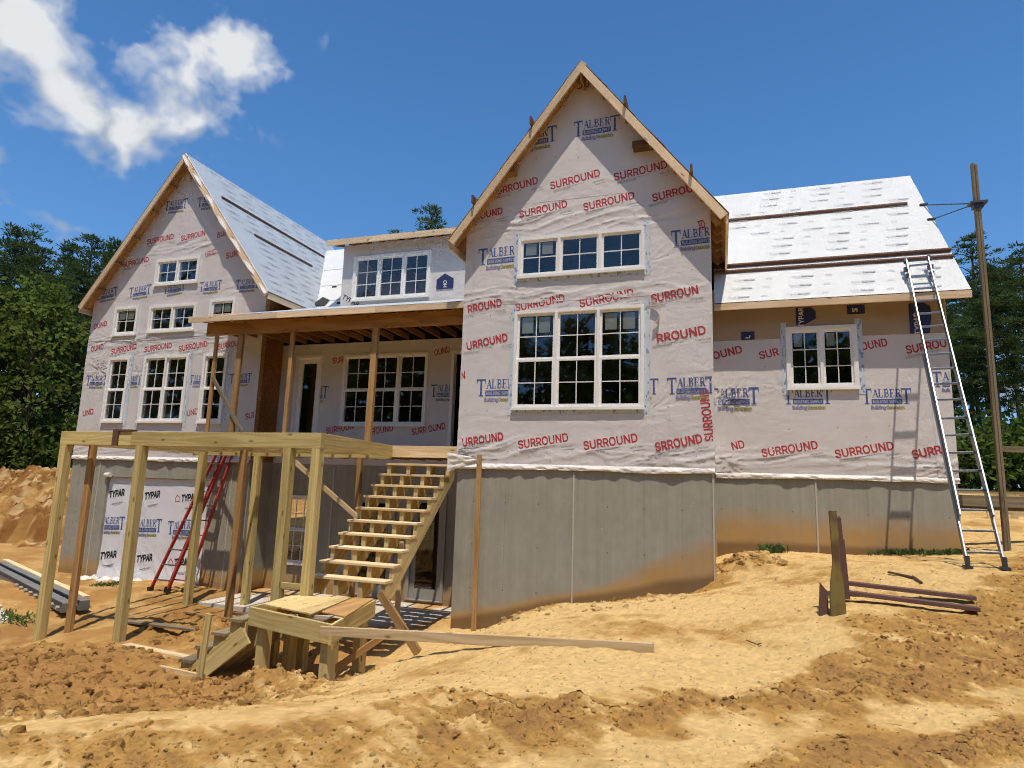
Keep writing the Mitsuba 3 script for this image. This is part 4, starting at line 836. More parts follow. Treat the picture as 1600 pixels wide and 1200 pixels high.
# porch roof, beam, joists and posts
pz = lambda x, y: 3.485 + .335 * (y - 10.9) - .006 * (x + 11.4)
pk = roof((quadz(pz, [(-11.4, 10.9), (-4.625, 10.9), (-4.625, 13.68), (-10.46, 13.68), (-10.46, 12.17), (-11.4, 12.17)]), .022, 'shed roof over the porch'))
for x0, x1 in ((-11.405, -9.0), (-8.996, -6.6), (-6.596, -4.63)):
    addb('fascia_board', (x0, 10.88, pz(x0, 10.9) - .068), (x1, 10.88, pz(x1, 10.9) - .068), .125, .036, 'm_fascia', pk)
sheet(pk, pz, [(-10.44, 10.9), (-4.64, 10.9), (-4.64, 13.66), (-10.44, 13.66)], 'm_underlay_grey', 95, n=(50, 20))
addb('porch_beam', (-11.12, 11.2, 3.265), (-4.63, 11.2, 3.225), .285, .12, 'm_orange', HOUSE)
for x in np.arange(-11.0, -4.7, .406):
    yb = 12.15 if x < -10.46 else 12.98
    addb('ceiling_joist', (x, 11.262, 3.33), (x, yb, 3.33), .13, .038, 'm_orange', HOUSE)
    addb('rafter', (x, 10.91, pz(x, 10.91) - .09), (x, min(yb, 12.8), pz(x, min(yb, 12.8)) - .09), .115, .038, 'm_orange', pk)
for x, w_, t_, lean in ((-10.87, .09, .045, 0), (-10.20, .13, .075, .02), (-8.80, .09, .07, 0), (-6.77, .13, .09, .02)):
    addb('porch_post', (x, 11.21, .60), (x + lean, 11.21, 3.10), t_, w_, 'm_stud', HOUSE, upv=(0, 1, 0))
addb('porch_brace', (-10.82, 11.15, 2.14), (-9.86, 11.15, .90), .085, .038, 'm_weather', HOUSE, upv=(0, 0, 1))
for x in np.arange(-10.4, -4.7, .406): addb('porch_joist', (x, 11.36, .53), (x, 12.98, .53), .18, .038, 'm_orange', HOUSE)
# blocks for trim under the rakes of the tall gable
put('trim_block', box(-1.40, -.95, 10.56, 10.79, 6.02, 6.12), 'm_brown', HOUSE); put('trim_block', box(-3.80, -3.62, 10.6, 10.79, 5.84, 5.97), 'm_stud', HOUSE)

# ---------------------------------------------------------------- deck frame
DK = thing('deck_frame', 'raised deck frame of treated beams on square posts before the left half of the house', 'deck')
addb('beam', (-11.21, 8.24, .545), (-9.55, 8.24, .545), .235, .09, 'm_treated', DK); addb('beam', (-9.545, 8.24, .543), (-5.76, 8.24, .545), .235, .09, 'm_treated', DK)
addb('beam', (-11.2, 11.25, .515), (-6.25, 11.25, .515), .235, .09, 'm_treated', DK)
addb('beam', (-11.17, 8.29, .545), (-11.17, 11.2, .545), .235, .04, 'm_treated', DK)
addb('beam', (-5.79, 8.29, .545), (-6.22, 11.2, .545), .235, .045, 'm_treated', DK)
for x in np.arange(-10.8, -6.4, .406):
    addb('joist', (x, 8.29, .555), (x, 11.2, .555), .185, .038, 'm_treated', DK)
put('splice_block', box(-9.95, -9.83, 8.165, 8.193, .42, .69), 'm_brown', DK); put('splice_block', box(-9.95, -9.55, 8.17, 8.30, .664, .70), 'm_brown', DK)
for x, y, zt in ((-11.10, 8.24, .425), (-9.33, 8.24, .425), (-6.35, 8.25, .425), (-5.84, 8.25, .425), (-10.60, 10.9, .40), (-9.42, 11.22, .395)):
    addb('post', (x, y, gz(x, y) - .3), (x, y, zt), .14, .14, 'm_treated', DK, upv=(0, 1, 0))
addb('post_brace', (-6.28, 8.24, -1.62), (-5.91, 8.24, -1.62), .09, .038, 'm_treated', DK)
for x, y in ((-10.78, 8.50), (-8.36, 9.56)):
    addb('prop', (x, y, gz(x, y) - .1), (x, y, .45), .13, .075, 'm_stud', DK, upv=(1, 0, 0), label='brown temporary prop under the deck frame')
addb('prop', (-6.86, 11.15, gz(-6.86, 11.15) - .1), (-6.88, 11.15, .40), .09, .09, 'm_stud', DK, upv=(1, 0, 0)); addb('prop', (-5.72, 10.9, gz(-5.7, 10.9) - .1), (-5.72, 10.9, -1.15), .09, .06, 'm_fresh', DK, upv=(1, 0, 0))
addb('diagonal_brace', (-8.2, 10.5, .45), (-6.44, 10.5, -.73), .09, .038, 'm_fresh', DK)

ST = thing('staircase', 'straight flight of open treated timber stairs with pale treads between deck and landing', 'stairs')
NT, RISE, RUN, Z1, Y1 = 10, .2055, .2445, .31, 11.02
addb('header', (-6.30, 11.25, .55), (-4.72, 11.25, .55), .225, .04, 'm_fresh', ST)
poly = []
for k in range(NT - 1, -1, -1):
    zt = Z1 - RISE * k - .038; yf = Y1 - RUN * k + .025
    poly += [(yf, zt - RISE if k < NT - 1 else zt - RISE - .03), (yf, zt)]
    poly += [(yf + RUN, zt)] if k == 0 else []
poly = poly + [(Y1 + RUN + .02, Z1 + .17), (Y1 + RUN + .02, Z1 - .27)] + [(Y1 - RUN * (NT - 1) + .26, Z1 - RISE * NT - .075)]
SP = sg.Polygon(poly).buffer(0)
for x in (-6.18, -6.14, -5.76, -5.72, -5.33, -5.29, -4.93, -4.89): put('stringer', extr_yz(SP, x - .019, x + .019), 'm_treated2', ST)
for k in range(NT):
    z, y = Z1 - RISE * k - .019, Y1 - RUN * k
    addb('tread', (-6.22, y + .12, z), (-4.862 + RNG.normal(0, .004), y + .12, z), .26, .038, 'm_fresh', ST, upv=(0, 1, 0))

LD = thing('stair_landing', 'square timber landing topped with two plywood sheets at the foot of the stairs', 'landing')
FL, FR, BR, BL = (-6.03, 7.27), (-4.45, 6.85), (-4.82, 8.50), (-6.02, 8.12)
zc = -1.862
for a, b in ((FL, FR), (FR, BR), (BR, BL), (BL, FL)):
    a, b = np.array(a), np.array(b); d = (b - a) / np.linalg.norm(b - a); inn = np.array([-d[1], d[0]])
    a2, b2 = a + inn * .02 + d * .002, b + inn * .02 - d * .042
    addb('rim_board', (*a2, zc), (*b2, zc), .235, .038, 'm_treated', LD)
for x, y in ((-5.83, 7.38), (-4.62, 7.06), (-4.92, 8.30), (-5.86, 7.99), (-5.25, 8.1)):
    addb('post', (x, y, gz(x, y) - .25), (x, y, -1.985), .14, .14, 'm_treated', LD, upv=(.26, .96, 0))
def plate(pts, z, th, mat, name, parent, **kw):
    m = slab([(x, y, z) for x, y in pts], th); v = np.array(m.vertices)[np.array(m.faces)].reshape(-1, 3)
    return put(name, trimesh.Trimesh(v, np.arange(len(v)).reshape(-1, 3), process=False), mat, parent, uv=np.stack([v[:, 1] * .8, v[:, 0] + v[:, 2] + 7], 1), **kw)
plate([(-5.93, 7.42), (-4.98, 7.17), (-5.16, 8.37), (-6.0, 8.10)], -1.722, .018, 'm_ply', 'plywood', LD, label='pale yellow plywood sheet on the landing')
plate([(-4.96, 7.36), (-4.52, 7.22), (-4.84, 8.47), (-5.14, 8.38)], -1.724, .018, 'm_ply_dark', 'plywood', LD, label='darker plywood sheet on the landing')
addb('diagonal_brace', (-4.62, 8.25, -1.60), (-3.88, 8.05, -2.28), .14, .038, 'm_stud', LD, upv=(0, 0, 1))
addb('diagonal_brace', (-4.95, 7.6, -2.55), (-4.35, 8.2, -2.05), .09, .038, 'm_stud', LD)

LS_ = thing('lower_stairs', 'short flight of three timber steps going down left from the landing', 'stairs')
pl = [(-6.06, -1.98)]
pl = []
for k in range(4):
    x = -6.06 - .255 * k; z = -1.95 - .20 * k
    pl += [(x, z), (x - .255, z)]
pl += [(pl[-1][0], -2.92), (pl[-1][0] + .16, -2.92), (-6.06, -2.28)]
for y in (7.30, 7.58, 7.86, 8.12):
    m = extr_xz(sg.Polygon(pl).buffer(0), y - .019, y + .019); put('stringer', m, 'm_treated2', LS_)
for k in range(4):
    addb('tread', (-6.19 - .255 * k, 7.22, -1.93 - .20 * k), (-6.19 - .255 * k, 8.16, -1.93 - .20 * k), .23, .038, 'm_weather', LS_, upv=(1, 0, 0))
addb('stringer', (-6.03, 7.262, -2.10), (-7.02, 7.262, -2.86), .25, .038, 'm_treated', LS_)
addb('foot_board', (-7.15, 7.0, gz(-7.1, 7) + .03), (-6.35, 6.95, gz(-6.4, 6.95) + .03), .09, .038, 'm_fresh', LS_)

m, uv = board((-6.40, 6.9, gz(-6.4, 6.9) - .2), (-6.34, 6.9, -1.80), .09, .038, (1, 0, 0)); put('stake', m, 'm_treated', uv=uv, label='upright timber stake in front of the lower steps', cat='stake')
m, uv = board((-4.52, 6.73, -1.795), (-.60, 6.03, gz(-.6, 6.03) + .03), .105, .04); put('long_plank', m, 'm_fresh', uv=uv, label='long plank running from the landing corner down onto the sand', cat='plank')
m, uv = board((-4.11, 10.66, gz(-4.11, 10.66) - .1), (-4.15, 10.72, .49), .09, .038, (1, 0, 0)); put('leaning_board', m, 'm_stud', uv=uv, label='thin upright board leaning on the concrete under the tall gable', cat='board')

# ---------------------------------------------------------------- ladders
def ladder(name, label, cat, feet, top, n, r0, gap, mat, rung_mat, split, wr=.075, tr=.026):
    L = thing(name, label, cat); f0, f1, t0, t1 = [np.array(p, float) for p in (*feet, *top)]
    ax = (t0 - f0); ax /= np.linalg.norm(ax); side = (f1 - f0) / np.linalg.norm(f1 - f0); nrm = np.cross(side, ax); nrm *= np.sign(nrm[1] or 1)
    for a, b, s in ((f0, t0, 1), (f1, t1, -1)):
        addb('rail', a, a + (b - a) * split, wr, tr, mat, L, upv=nrm)
        o = -nrm * .075 + side * s * (.012 if split < 1 else 0)
        if split < 1: addb('rail', a + (b - a) * .12 + o, b + o, wr, tr, mat, L, upv=nrm)
        fo = a + ax * .03; put('foot', cat_([box(-.045, .045, -.05, .05, 0, .035).apply_transform(trimesh.transformations.translation_matrix(a - [0, 0, .005])), box(-.02, .02, -.03, .03, .03, .15).apply_transform(trimesh.transformations.translation_matrix(a))]), 'm_iron' if mat == 'm_alu' else 'm_black', L)
    LEN = np.linalg.norm(t0 - f0)
    for k in range(n):
        t = (r0 + gap * k) / LEN
        if t > .985: break
        a, b = f0 + (t0 - f0) * t, f1 + (t1 - f1) * t
        o = -nrm * .06 if split < 1 and t > .42 else np.zeros(3)
        addb('rung', a + o + side * .01, b + o - side * .01, .030, .046, rung_mat, L)
    return L, (t0, t1, nrm, ax, side)
f = lambda x, y: (x, y, gz(x, y) + .01)
AL, (t0, t1, nrm, ax, sd) = ladder('extension_ladder', 'long aluminium extension ladder leaning on the eave of the right wing', 'ladder', (f(2.955, 9.66), f(3.355, 9.66)), ((3.24, 12.60, 4.165), (3.61, 12.60, 4.18)), 19, .22, .3048, 'm_alu', 'm_alu', .62)
for t in (t0, t1):
    put('end_cap', cat_([rod(t - nrm * .075 - ax * .06, t - nrm * .075 + ax * .05, .035, 9), box(-.04, .04, -.04, .04, -.03, .05).apply_transform(trimesh.transformations.translation_matrix(t - nrm * .04 - ax * .22)), box(-.03, .03, -.05, .05, -.03, .03).apply_transform(trimesh.transformations.translation_matrix(t - nrm * .03 - ax * .36))]), 'm_iron', AL)
RL = thing('red_ladder', 'red fibreglass stepladder folded and leaning on the basement wall of the left gable', 'ladder')
zf = gz(-12.0, 11.35) + .02
for y, dx, n_ in ((11.32, 0, 8), (11.50, .30, 0)):
    A0, A1 = np.array([-12.08 + dx, y, zf]), np.array([-11.58 + dx, y - .02, zf]); B0, B1 = np.array([-11.30 + dx * .1, y + .72, .52]), np.array([-11.0 + dx * .1, y + .70, .52])
    addb('rail', A0, B0, .085, .032, 'm_fibre_red', RL, upv=(0, 1, 0)); addb('rail', A1, B1, .085, .032, 'm_fibre_red', RL, upv=(0, 1, 0))
    for k in range(9):
        t = (k + .7) / 9.6; a, b = A0 + (B0 - A0) * t, A1 + (B1 - A1) * t
        addb('step' if n_ else 'cross_bar', a, b, .075 if n_ else .03, .025, 'm_alu' if n_ else 'm_fibre_red', RL, upv=(0, 1, 0))
    for a in (A0, A1): put('foot', box(a[0] - .045, a[0] + .045, a[1] - .05, a[1] + .05, a[2] - .01, a[2] + .07), 'm_black', RL)
put('ladder_top', box(-11.32, -10.96, 12.0, 12.10, .52, .58), 'm_fibre_red', RL)

# ---------------------------------------------------------------- pallet fork frame on the sand
PF = thing('pallet_fork', 'rusty pallet fork frame standing on edge with two long tines flat on the sand', 'fork')
zb = gz(1.1, 7.35)
prof = sg.Polygon([(1.02, zb - .04), (1.17, zb - .04), (1.155, zb + .32), (1.125, zb + .52), (1.13, zb + .84), (1.06, zb + .86), (1.065, zb + .52), (1.035, zb + .32)])
put('side_plate', extr_xz(prof, 7.30, 7.34), 'm_steel_olive', PF); 
addb('upright', (1.115, 7.36, zb + .1), (1.10, 7.42, zb + 1.03), .07, .05, 'm_steel_olive', PF, upv=(1, 0, 0))
put('side_plate', extr_xz(sa.translate(prof, .215, .10), 8.52, 8.56), 'm_rust', PF)
addb('upright', (1.30, 8.2, zb + .2), (1.26, 8.2, zb + .85), .07, .05, 'm_rust', PF, upv=(1, 0, 0)); addb('upright', (1.24, 7.8, zb + .1), (1.20, 7.8, zb + .95), .07, .05, 'm_rust', PF, upv=(1, 0, 0))
addb('cross_bar', (1.12, 7.35, zb + .12), (1.33, 8.52, zb + .20), .12, .06, 'm_rust', PF); addb('cross_bar', (1.10, 7.35, zb + .78), (1.30, 8.52, zb + .90), .09, .05, 'm_rust', PF)
put('hitch_plate', extr_xz(sg.Polygon([(.93, zb - .05), (1.015, zb - .05), (1.015, zb + .22), (.95, zb + .30)]), 7.38, 7.44), 'm_rust', PF)
for y, x1, h in ((8.02, 2.52, .10), (8.42, 2.62, .24)):
    z0 = gz(1.3, y) + h * .5; z1 = gz(x1, y) + .05
    addb('tine', (1.26, y, z0 + .05), (x1, y, max(z1, z0 - .02)), .045, .11, 'm_rust', PF); addb('tine_shank', (1.30, y, z0 - .02), (1.27, y, z0 + .62), .10, .04, 'm_rust', PF, upv=(0, 1, 0))

# ---------------------------------------------------------------- scaffold pole and planks at the right end
SP_ = thing('scaffold_pole', 'tall wooden scaffold pole tied to the roof edge at the right end of the house', 'pole')
addb('pole', (4.37, 12.5, gz(4.4, 12.5) - .2), (4.37, 12.5, 5.9), .085, .04, 'm_weather', SP_, upv=(0, 1, 0)); addb('pole', (4.415, 12.5, gz(4.4, 12.5) - .2), (4.415, 12.5, 5.87), .085, .04, 'm_weather', SP_, upv=(0, 1, 0))
put('bracket', cat_([box(4.27, 4.53, 12.40, 12.60, 5.13, 5.165), box(4.32, 4.47, 12.44, 12.56, 5.05, 5.13)]), 'm_iron', SP_)
for b in ((4.06, 14.2, 5.92), (4.06, 13.8, 5.43)):
    put('tie_rod', cat_([rod((4.39, 12.5, 5.15), b, .012, 6), box(-.07, .07, -.05, .05, -.01, .02).apply_transform(trimesh.transformations.translation_matrix(b))]), 'm_iron', SP_)
for (x0, x1, y, z, w_, t_), l_ in (((3.5, 8.2, 13.45, -.045, .20, .05), 'long weathered scaffold plank on edge behind the ladder foot'), ((3.6, 8.4, 13.62, -.17, .06, .24), 'lower scaffold plank lying flat under the long one'),):
    m, uv = board((x0, y, z), (x1, y, z - .02), w_, t_); put('scaffold_plank', m, 'm_weather', uv=uv, label=l_, cat='plank')
m, uv = board((4.46, 12.62, .83), (7.5, 12.62, .72), .10, .05); put('guard_rail', m, 'm_weather', uv=uv, label='horizontal rail nailed to the scaffold pole', cat='rail')
m, uv = board((3.2, 14.6, .53), (4.0, 14.6, .53), .12, .04); put('guard_rail', m, 'm_weather', uv=uv, label='short weathered rail end showing past the right corner of the house', cat='rail')
for x, y in ((4.75, 13.53), (7.6, 13.53)):
    m, uv = board((x, y, gz(x, y) - .1), (x, y, -.20), .09, .09, (0, 1, 0)); put('plank_trestle', m, 'm_weather', uv=uv, label='post carrying the scaffold planks, ' + ('nearer the house' if x < 5 else 'out to the right'), cat='post')
LB = thing('lumber_stack', 'pile of fresh cut framing lumber on the ground behind the scaffold pole', 'lumber')
rg = np.random.default_rng(4)
for k in range(16):
    x, y = 6.2 + rg.random() * 3.4, 18.6 + rg.random() * 1.6; z = gz(x, y) + .12 + .1 * (k % 4); a = rg.normal(0, .12); L = rg.uniform(.8, 2.0)
    addb('board', (x, y, z), (x + L * math.cos(a), y + L * math.sin(a), z + rg.normal(0, .05)), .14, .04, 'm_fresh' if k % 3 else 'm_stud', LB)
for k in range(7):
    x, y = 6.2 + .5 * k, 18.3 + rg.random() * .3; z = gz(x, y); addb('board', (x, y, z), (x + rg.normal(0, .04), y, z + rg.uniform(.4, .62)), .14, .04, 'm_fresh', LB, upv=(1, 0, 0))

# ---------------------------------------------------------------- left yard
for k, (a, b, w_, t_, mat, lab) in enumerate((((-17.6, 11.55, -2.52), (-11.9, 9.30, -2.62), .17, .20, 'm_form_grey', 'front grey concrete form panel lying left of the deck posts'), ((-17.6, 11.80, -2.50), (-11.75, 9.52, -2.60), .18, .18, 'm_form_grey', 'second grey form panel behind the front one'), ((-17.8, 12.02, -2.42), (-12.0, 9.75, -2.52), .08, .12, 'm_fresh', 'pale timber on the back of the form panels'))):
    key = thing('concrete_form' if k < 2 else 'form_timber', lab, 'formwork' if k < 2 else 'timber')
    addb('panel' if k < 2 else 'board', a, b, w_, t_, mat, key)
    a, b = np.array(a), np.array(b); d = (b - a) / np.linalg.norm(b - a); s = np.array([d[1], -d[0], 0]); s /= np.linalg.norm(s); s = s if s[1] < 0 else -s
    if k < 2:
        addb('flange', a + s * (t_ / 2 + .012) + [0, 0, .09], b + s * (t_ / 2 + .012) + [0, 0, .09], .03, .02, 'm_iron', key)
        for t in np.linspace(.5, .98, 9): 
            c = a + (b - a) * t + s * (t_ / 2); put('tie_bolt', rod(c, c + s * .06, .035, 8), 'm_found_strip', key)
n = 26; uu, vv = np.meshgrid(np.linspace(-1, 1, n), np.linspace(-1, 1, n), indexing='ij'); rr = np.hypot(uu, vv); fb_ = meshkit.fbm(P3(uu * 2, vv * 2), 3, 5)
xx, yy = -13.6 + uu * 2.2, 8.75 + vv * .75 + uu * -.25; zz = ground_z(xx, yy) + .05 * (1 - rr) + .06 * (fb_ - .5) - .02
i, j = np.meshgrid(np.arange(n - 1), np.arange(n - 1), indexing='ij')
q = np.stack([i * n + j, (i + 1) * n + j, (i + 1) * n + j + 1, i * n + j + 1], -1).reshape(-1, 4); keep = (rr + .5 * (fb_ - .5))[:-1, :-1].reshape(-1) < .95
put('concrete_spill', (np.stack([xx, yy, zz], -1).reshape(-1, 3), q[keep]), 'm_concrete_pale', smooth=True, label='pale patch of spilled concrete on the ground at the left edge', cat='concrete')
m, uv = board((-13.35, 8.6, gz(-13.3, 8.6) - .1), (-13.36, 8.6, gz(-13.3, 8.6) + .34), .06, .04, (1, 0, 0)); put('survey_stake', m, 'm_stud', uv=uv, label='short wooden stake at the left edge of the yard', cat='stake')
def weed(x, y, r, n, h, seed, label):
    rng = np.random.default_rng(seed); V, F = [], []
    for k in range(n):
        a, d = rng.random() * 6.28, r * rng.random() ** .7; bx, by = x + math.cos(a) * d * 1.6, y + math.sin(a) * d * .6; bz = gz(bx, by) - .01
        hh = h * rng.uniform(.35, 1.0); l = rng.uniform(.03, .08); t = rng.random() * 6.28; dx, dy = math.cos(t) * l, math.sin(t) * l; ox, oy = rng.normal(0, .05, 2); o = len(V)
        V += [(bx, by, bz), (bx + ox + dx * .5 - dy * .25, by + oy + dy * .5 + dx * .25, bz + hh * .7), (bx + ox + dx, by + oy + dy, bz + hh), (bx + ox + dx * .5 + dy * .25, by + oy + dy * .5 - dx * .25, bz + hh * .65)]; F += [(o, o + 1, o + 2), (o, o + 2, o + 3)]
    put('weeds', trimesh.Trimesh(V, F, process=False), 'm_weed', label=label, cat='weeds')
weed(2.9, 12.5, .34, 150, .13, 1, 'green weeds at the foundation behind the ladder'); weed(3.55, 12.45, .22, 110, .13, 2, 'weeds at the right end of the foundation wall'); weed(.85, 12.2, .17, 110, .20, 3, 'small leafy weed by the inside corner of the foundation')
weed(-12.6, 8.75, .45, 160, .12, 4, 'low grass beside the pale concrete patch'); weed(-13.3, 11.3, .35, 120, .10, 5, 'sparse grass in front of the sheeted basement opening'); weed(-2.3, 10.0, .12, 30, .12, 6, 'dry sprig in front of the tall gable foundation')
def twig(pts, r, label):
    put('twig', cat_([rod((*a, gz(*a) + .03), (*b, gz(*b) + .02), r, 5) for a, b in zip(pts[:-1], pts[1:])]), 'm_brown', label=label, cat='twig')
twig([(2.05, 9.6), (2.25, 9.3), (2.28, 9.05)], .016, 'forked twig lying between pallet fork and ladder'); twig([(.2, 6.6), (.3, 6.5), (.33, 6.62)], .006, 'tiny curled twig on the open sand')
for k, (a, b, l_) in enumerate((((-10.4, 9.2), (-7.6, 8.6), 'scrap board on the ground between the deck posts'), ((-9.9, 10.2), (-7.4, 9.9), 'scrap board further back under the deck frame'), ((-8.9, 8.0), (-7.1, 7.75), 'pale scrap board half buried by the lower steps'), ((-9.3, 10.7), (-6.8, 10.9), 'scrap board by the shaded slab edge'))):
    m, uv = board((*a, gz(*a) + .03), (*b, gz(*b) + .03), .14, .035, (0, 1, 0)); put('scrap_board', m, ('m_weather', 'm_stud', 'm_fresh', 'm_brown')[k], uv=uv, label=l_, cat='board')

# ---------------------------------------------------------------- trees
def tube(pts, rad, sides=6):
    p = np.asarray(pts, float); t = np.gradient(p, axis=0); t /= np.linalg.norm(t, axis=1, keepdims=True) + 1e-9
    a = np.cross(t, [.31, .95, .05]); a /= np.linalg.norm(a, axis=1, keepdims=True) + 1e-9; b = np.cross(t, a); an = np.arange(sides) * 2 * np.pi / sides
    v = p[:, None] + np.asarray(rad)[:, None, None] * (np.cos(an)[None, :, None] * a[:, None] + np.sin(an)[None, :, None] * b[:, None])
    i, j = np.meshgrid(np.arange(len(p) - 1), np.arange(sides), indexing='ij')
    q = np.stack([i * sides + j, i * sides + (j + 1) % sides, (i + 1) * sides + (j + 1) % sides, (i + 1) * sides + j], -1).reshape(-1, 4)
    return v.reshape(-1, 3), q
def merge(parts):
    V, F, o = [], [], 0
    for v, f in parts: V.append(v); F.append(np.asarray(f) + o); o += len(v)
    return np.vstack(V), np.vstack(F)
def quads(c, dirs, length, width, rng):
    """Leaf-sized quads at c pointing along dirs."""
    n = len(c); d = dirs / (np.linalg.norm(dirs, axis=1, keepdims=True) + 1e-9); r = rng.normal(size=(n, 3)); s = np.cross(d, r); s /= np.linalg.norm(s, axis=1, keepdims=True) + 1e-9
    l, w = length[:, None], width[:, None]
    v = np.stack([c, c + d * l * .5 + s * w * .5, c + d * l, c + d * l * .5 - s * w * .5], 1).reshape(-1, 3)
    return v, np.arange(4 * n).reshape(-1, 4)
def pine(seed, h, first, spread, nb, puff=26):
    rng = np.random.default_rng(seed); bend = rng.normal(0, .25, 2); t = np.linspace(0, 1, 10)
    tr = np.stack([bend[0] * np.sin(t * 2.5), bend[1] * np.sin(t * 2.1), t * h], 1); wood_ = [tube(tr, .20 * (1 - t) ** .8 * h / 15 + .02, 8)]
    C, D, Ln, W = [], [], [], []
    for k in range(nb):
        u = first + (1 - first) * ((k + rng.random()) / nb) ** .9; o = np.array([np.interp(u, t, tr[:, m]) for m in range(3)]); a = k * 2.4 + rng.normal(0, .5)
        s = (u - first) / (1 - first); L = spread * (.55 + .6 * rng.random()) * (math.sin(math.pi * min(1, .22 + .80 * s)) ** .8 + .08)
        e = o + np.array([math.cos(a) * L, math.sin(a) * L, L * (.12 + .45 * s) + rng.normal(0, .15)]); mid = (o + e) / 2 + [0, 0, .12 * L]
        wood_.append(tube([o, mid, e], [.05 * h / 15, .03, .012], 4))
        for f_ in ((.42, .62, .80, .96, 1.05) if L > 1.2 else (.6, .95)):
            c = o * (1 - f_) ** 2 + 2 * mid * f_ * (1 - f_) + e * f_ ** 2 + rng.normal(0, .22, 3); R = rng.uniform(.32, .62); n = int(puff * 1.35 * R / .45)
            d = rng.normal(size=(n, 3)); d /= np.linalg.norm(d, axis=1, keepdims=True); d[:, 2] = np.abs(d[:, 2]) * .8 - .15
            C.append(c + d * R * rng.uniform(.15, .75, (n, 1)) * [1.25, 1.25, .75]); D.append(d + [0, 0, .35]); Ln.append(rng.uniform(.16, .32, n)); W.append(rng.uniform(.05, .09, n))
    return merge(wood_), quads(np.vstack(C), np.vstack(D), np.hstack(Ln), np.hstack(W), rng)
def broadleaf(seed, h, low, rad, nclump, per=75, size=.30):
    rng = np.random.default_rng(seed); t = np.linspace(0, 1, 8); bend = rng.normal(0, .5, 2)
    tr = np.stack([bend[0] * t ** 2, bend[1] * t ** 2, t * h * .9], 1); wood_ = [tube(tr, .17 * (1 - t) ** .7 + .02, 7)]; C, D, Ln, W = [], [], [], []
    for k in range(nclump):
        u = low + (1 - low) * (k + rng.random()) / nclump; a = rng.random() * 6.28; s = (u - low) / (1 - low)
        rr = rad * (math.sin(math.pi * (.10 + .84 * s) ** .85) ** .7) * rng.uniform(.25, 1.08); o = np.array([np.interp(u * .85, t, tr[:, m]) for m in range(3)])
        c = np.array([o[0] + math.cos(a) * rr, o[1] + math.sin(a) * rr, u * h]); wood_.append(tube([o, (o + c) / 2 + [0, 0, .1], c], [.05, .03, .01], 4))
        R = rng.uniform(.55, 1.05) * (.75 + .35 * (1 - s)); n = int(per * R); d = rng.normal(size=(n, 3)); d /= np.linalg.norm(d, axis=1, keepdims=True)
        C.append(c + d * R * rng.uniform(.3, 1.0, (n, 1)) ** .6 * [1.1, 1.1, .72]); D.append(d * .6 + rng.normal(0, .6, (n, 3)) + [0, 0, -.1]); Ln.append(rng.uniform(.7, 1.3, n) * size); W.append(rng.uniform(.5, .9, n) * size)
    return merge(wood_), quads(np.vstack(C), np.vstack(D), np.hstack(Ln), np.hstack(W), rng)
PR = {}
for nm, gen in (('pa', lambda: pine(1, 16, .36, 2.5, 40, 40)), ('pb', lambda: pine(2, 15, .44, 2.3, 36, 40)), ('pc', lambda: pine(3, 17, .30, 2.2, 48, 34)), ('pd', lambda: pine(4, 16, .10, 2.5, 74, 40)),
                ('ba', lambda: broadleaf(5, 13, .10, 3.2, 105)), ('bb', lambda: broadleaf(6, 14, .16, 2.7, 95)), ('bc', lambda: broadleaf(7, 12, .06, 2.9, 100))):
    w_, l_ = gen(); PR[nm] = (mikit.ply(w_, 'm_bark', smooth=True), mikit.ply(l_, 'm_needle' if nm[0] == 'p' else 'm_leaf'))
def tree(nm, az, r, h, rot, name, label, group=None, mat=None, sink=.2):
    x, y = r * math.sin(math.radians(az)), r * math.cos(math.radians(az)); h0 = {'pa': 16, 'pb': 15, 'pc': 17, 'pd': 16, 'ba': 13, 'bb': 14, 'bc': 12}[nm]; s = h / h0
    k = thing(name, label, 'tree', group); tw = T().translate([x, y, gz(x, y) - sink]).rotate([0, 0, 1], rot).scale([s * .93, s * 1.07, s])
    for part, d in zip(('trunk', 'crown'), PR[nm]):
        e = {**d, 'to_world': tw}
        if part == 'crown' and mat: e['bsdf'] = {'type': 'ref', 'id': mat}
        scene[k + '__' + part] = e
rg = np.random.default_rng(12)
FRONT = ('front tree of the wood at the very left edge of the picture', 'second front tree of the wood from the left edge of the picture', 'third front tree of the wood from the left edge, above the soil bank', 'front tree of the wood nearest the left eave of the house')
for k, (az, nm) in enumerate(((-60.6, 'bb'), (-58.2, 'pd'), (-56.0, 'bc'), (-53.6, 'pd'))):
    tree(nm, az, 39.5 + k % 2, 39.5 * math.tan(math.radians(12.2 + .6 * (k % 3) + 1.6 * (k > 1))) + .6, 47 * k, 'pine_tree' if nm[0] == 'p' else 'broadleaf_tree', FRONT[k], mat='m_leaf_light' if nm[0] == 'b' else None)
for k in range(24):
    row = 1 + k % 2; az = -63.5 + 17.5 * (k // 2 + .4 * (row - 1) + .5 * rg.random()) / 12; r = (41, 46, 54)[row] + rg.normal(0, 1.5)
    nm = ('pd', 'pd', 'bb', 'pc', 'bc', 'pd', 'pc', 'pa')[(k * 5 + row) % 8]; el = 12.6 + .9 * row + rg.normal(0, .8) + (1.4 if az < -57.5 else 1.8)
    p_ = nm[0] == 'p'
    tree(nm, az, r, r * math.tan(math.radians(el)) + 1.4, rg.random() * 360, 'pine_tree' if p_ else 'broadleaf_tree', 'dark green pine deep in the wood left of the house' if p_ else 'bushy broadleaf tree deep in the wood left of the house', ('pines' if p_ else 'broadleaf trees') + ' deep in the wood left of the house', 'm_leaf_light' if (not p_ and k % 2) else None)
tree('ba', -60.8, 40, 12.9, 40, 'broadleaf_tree', 'tall sunlit broadleaf tree at the left edge of the picture', mat='m_leaf_light')
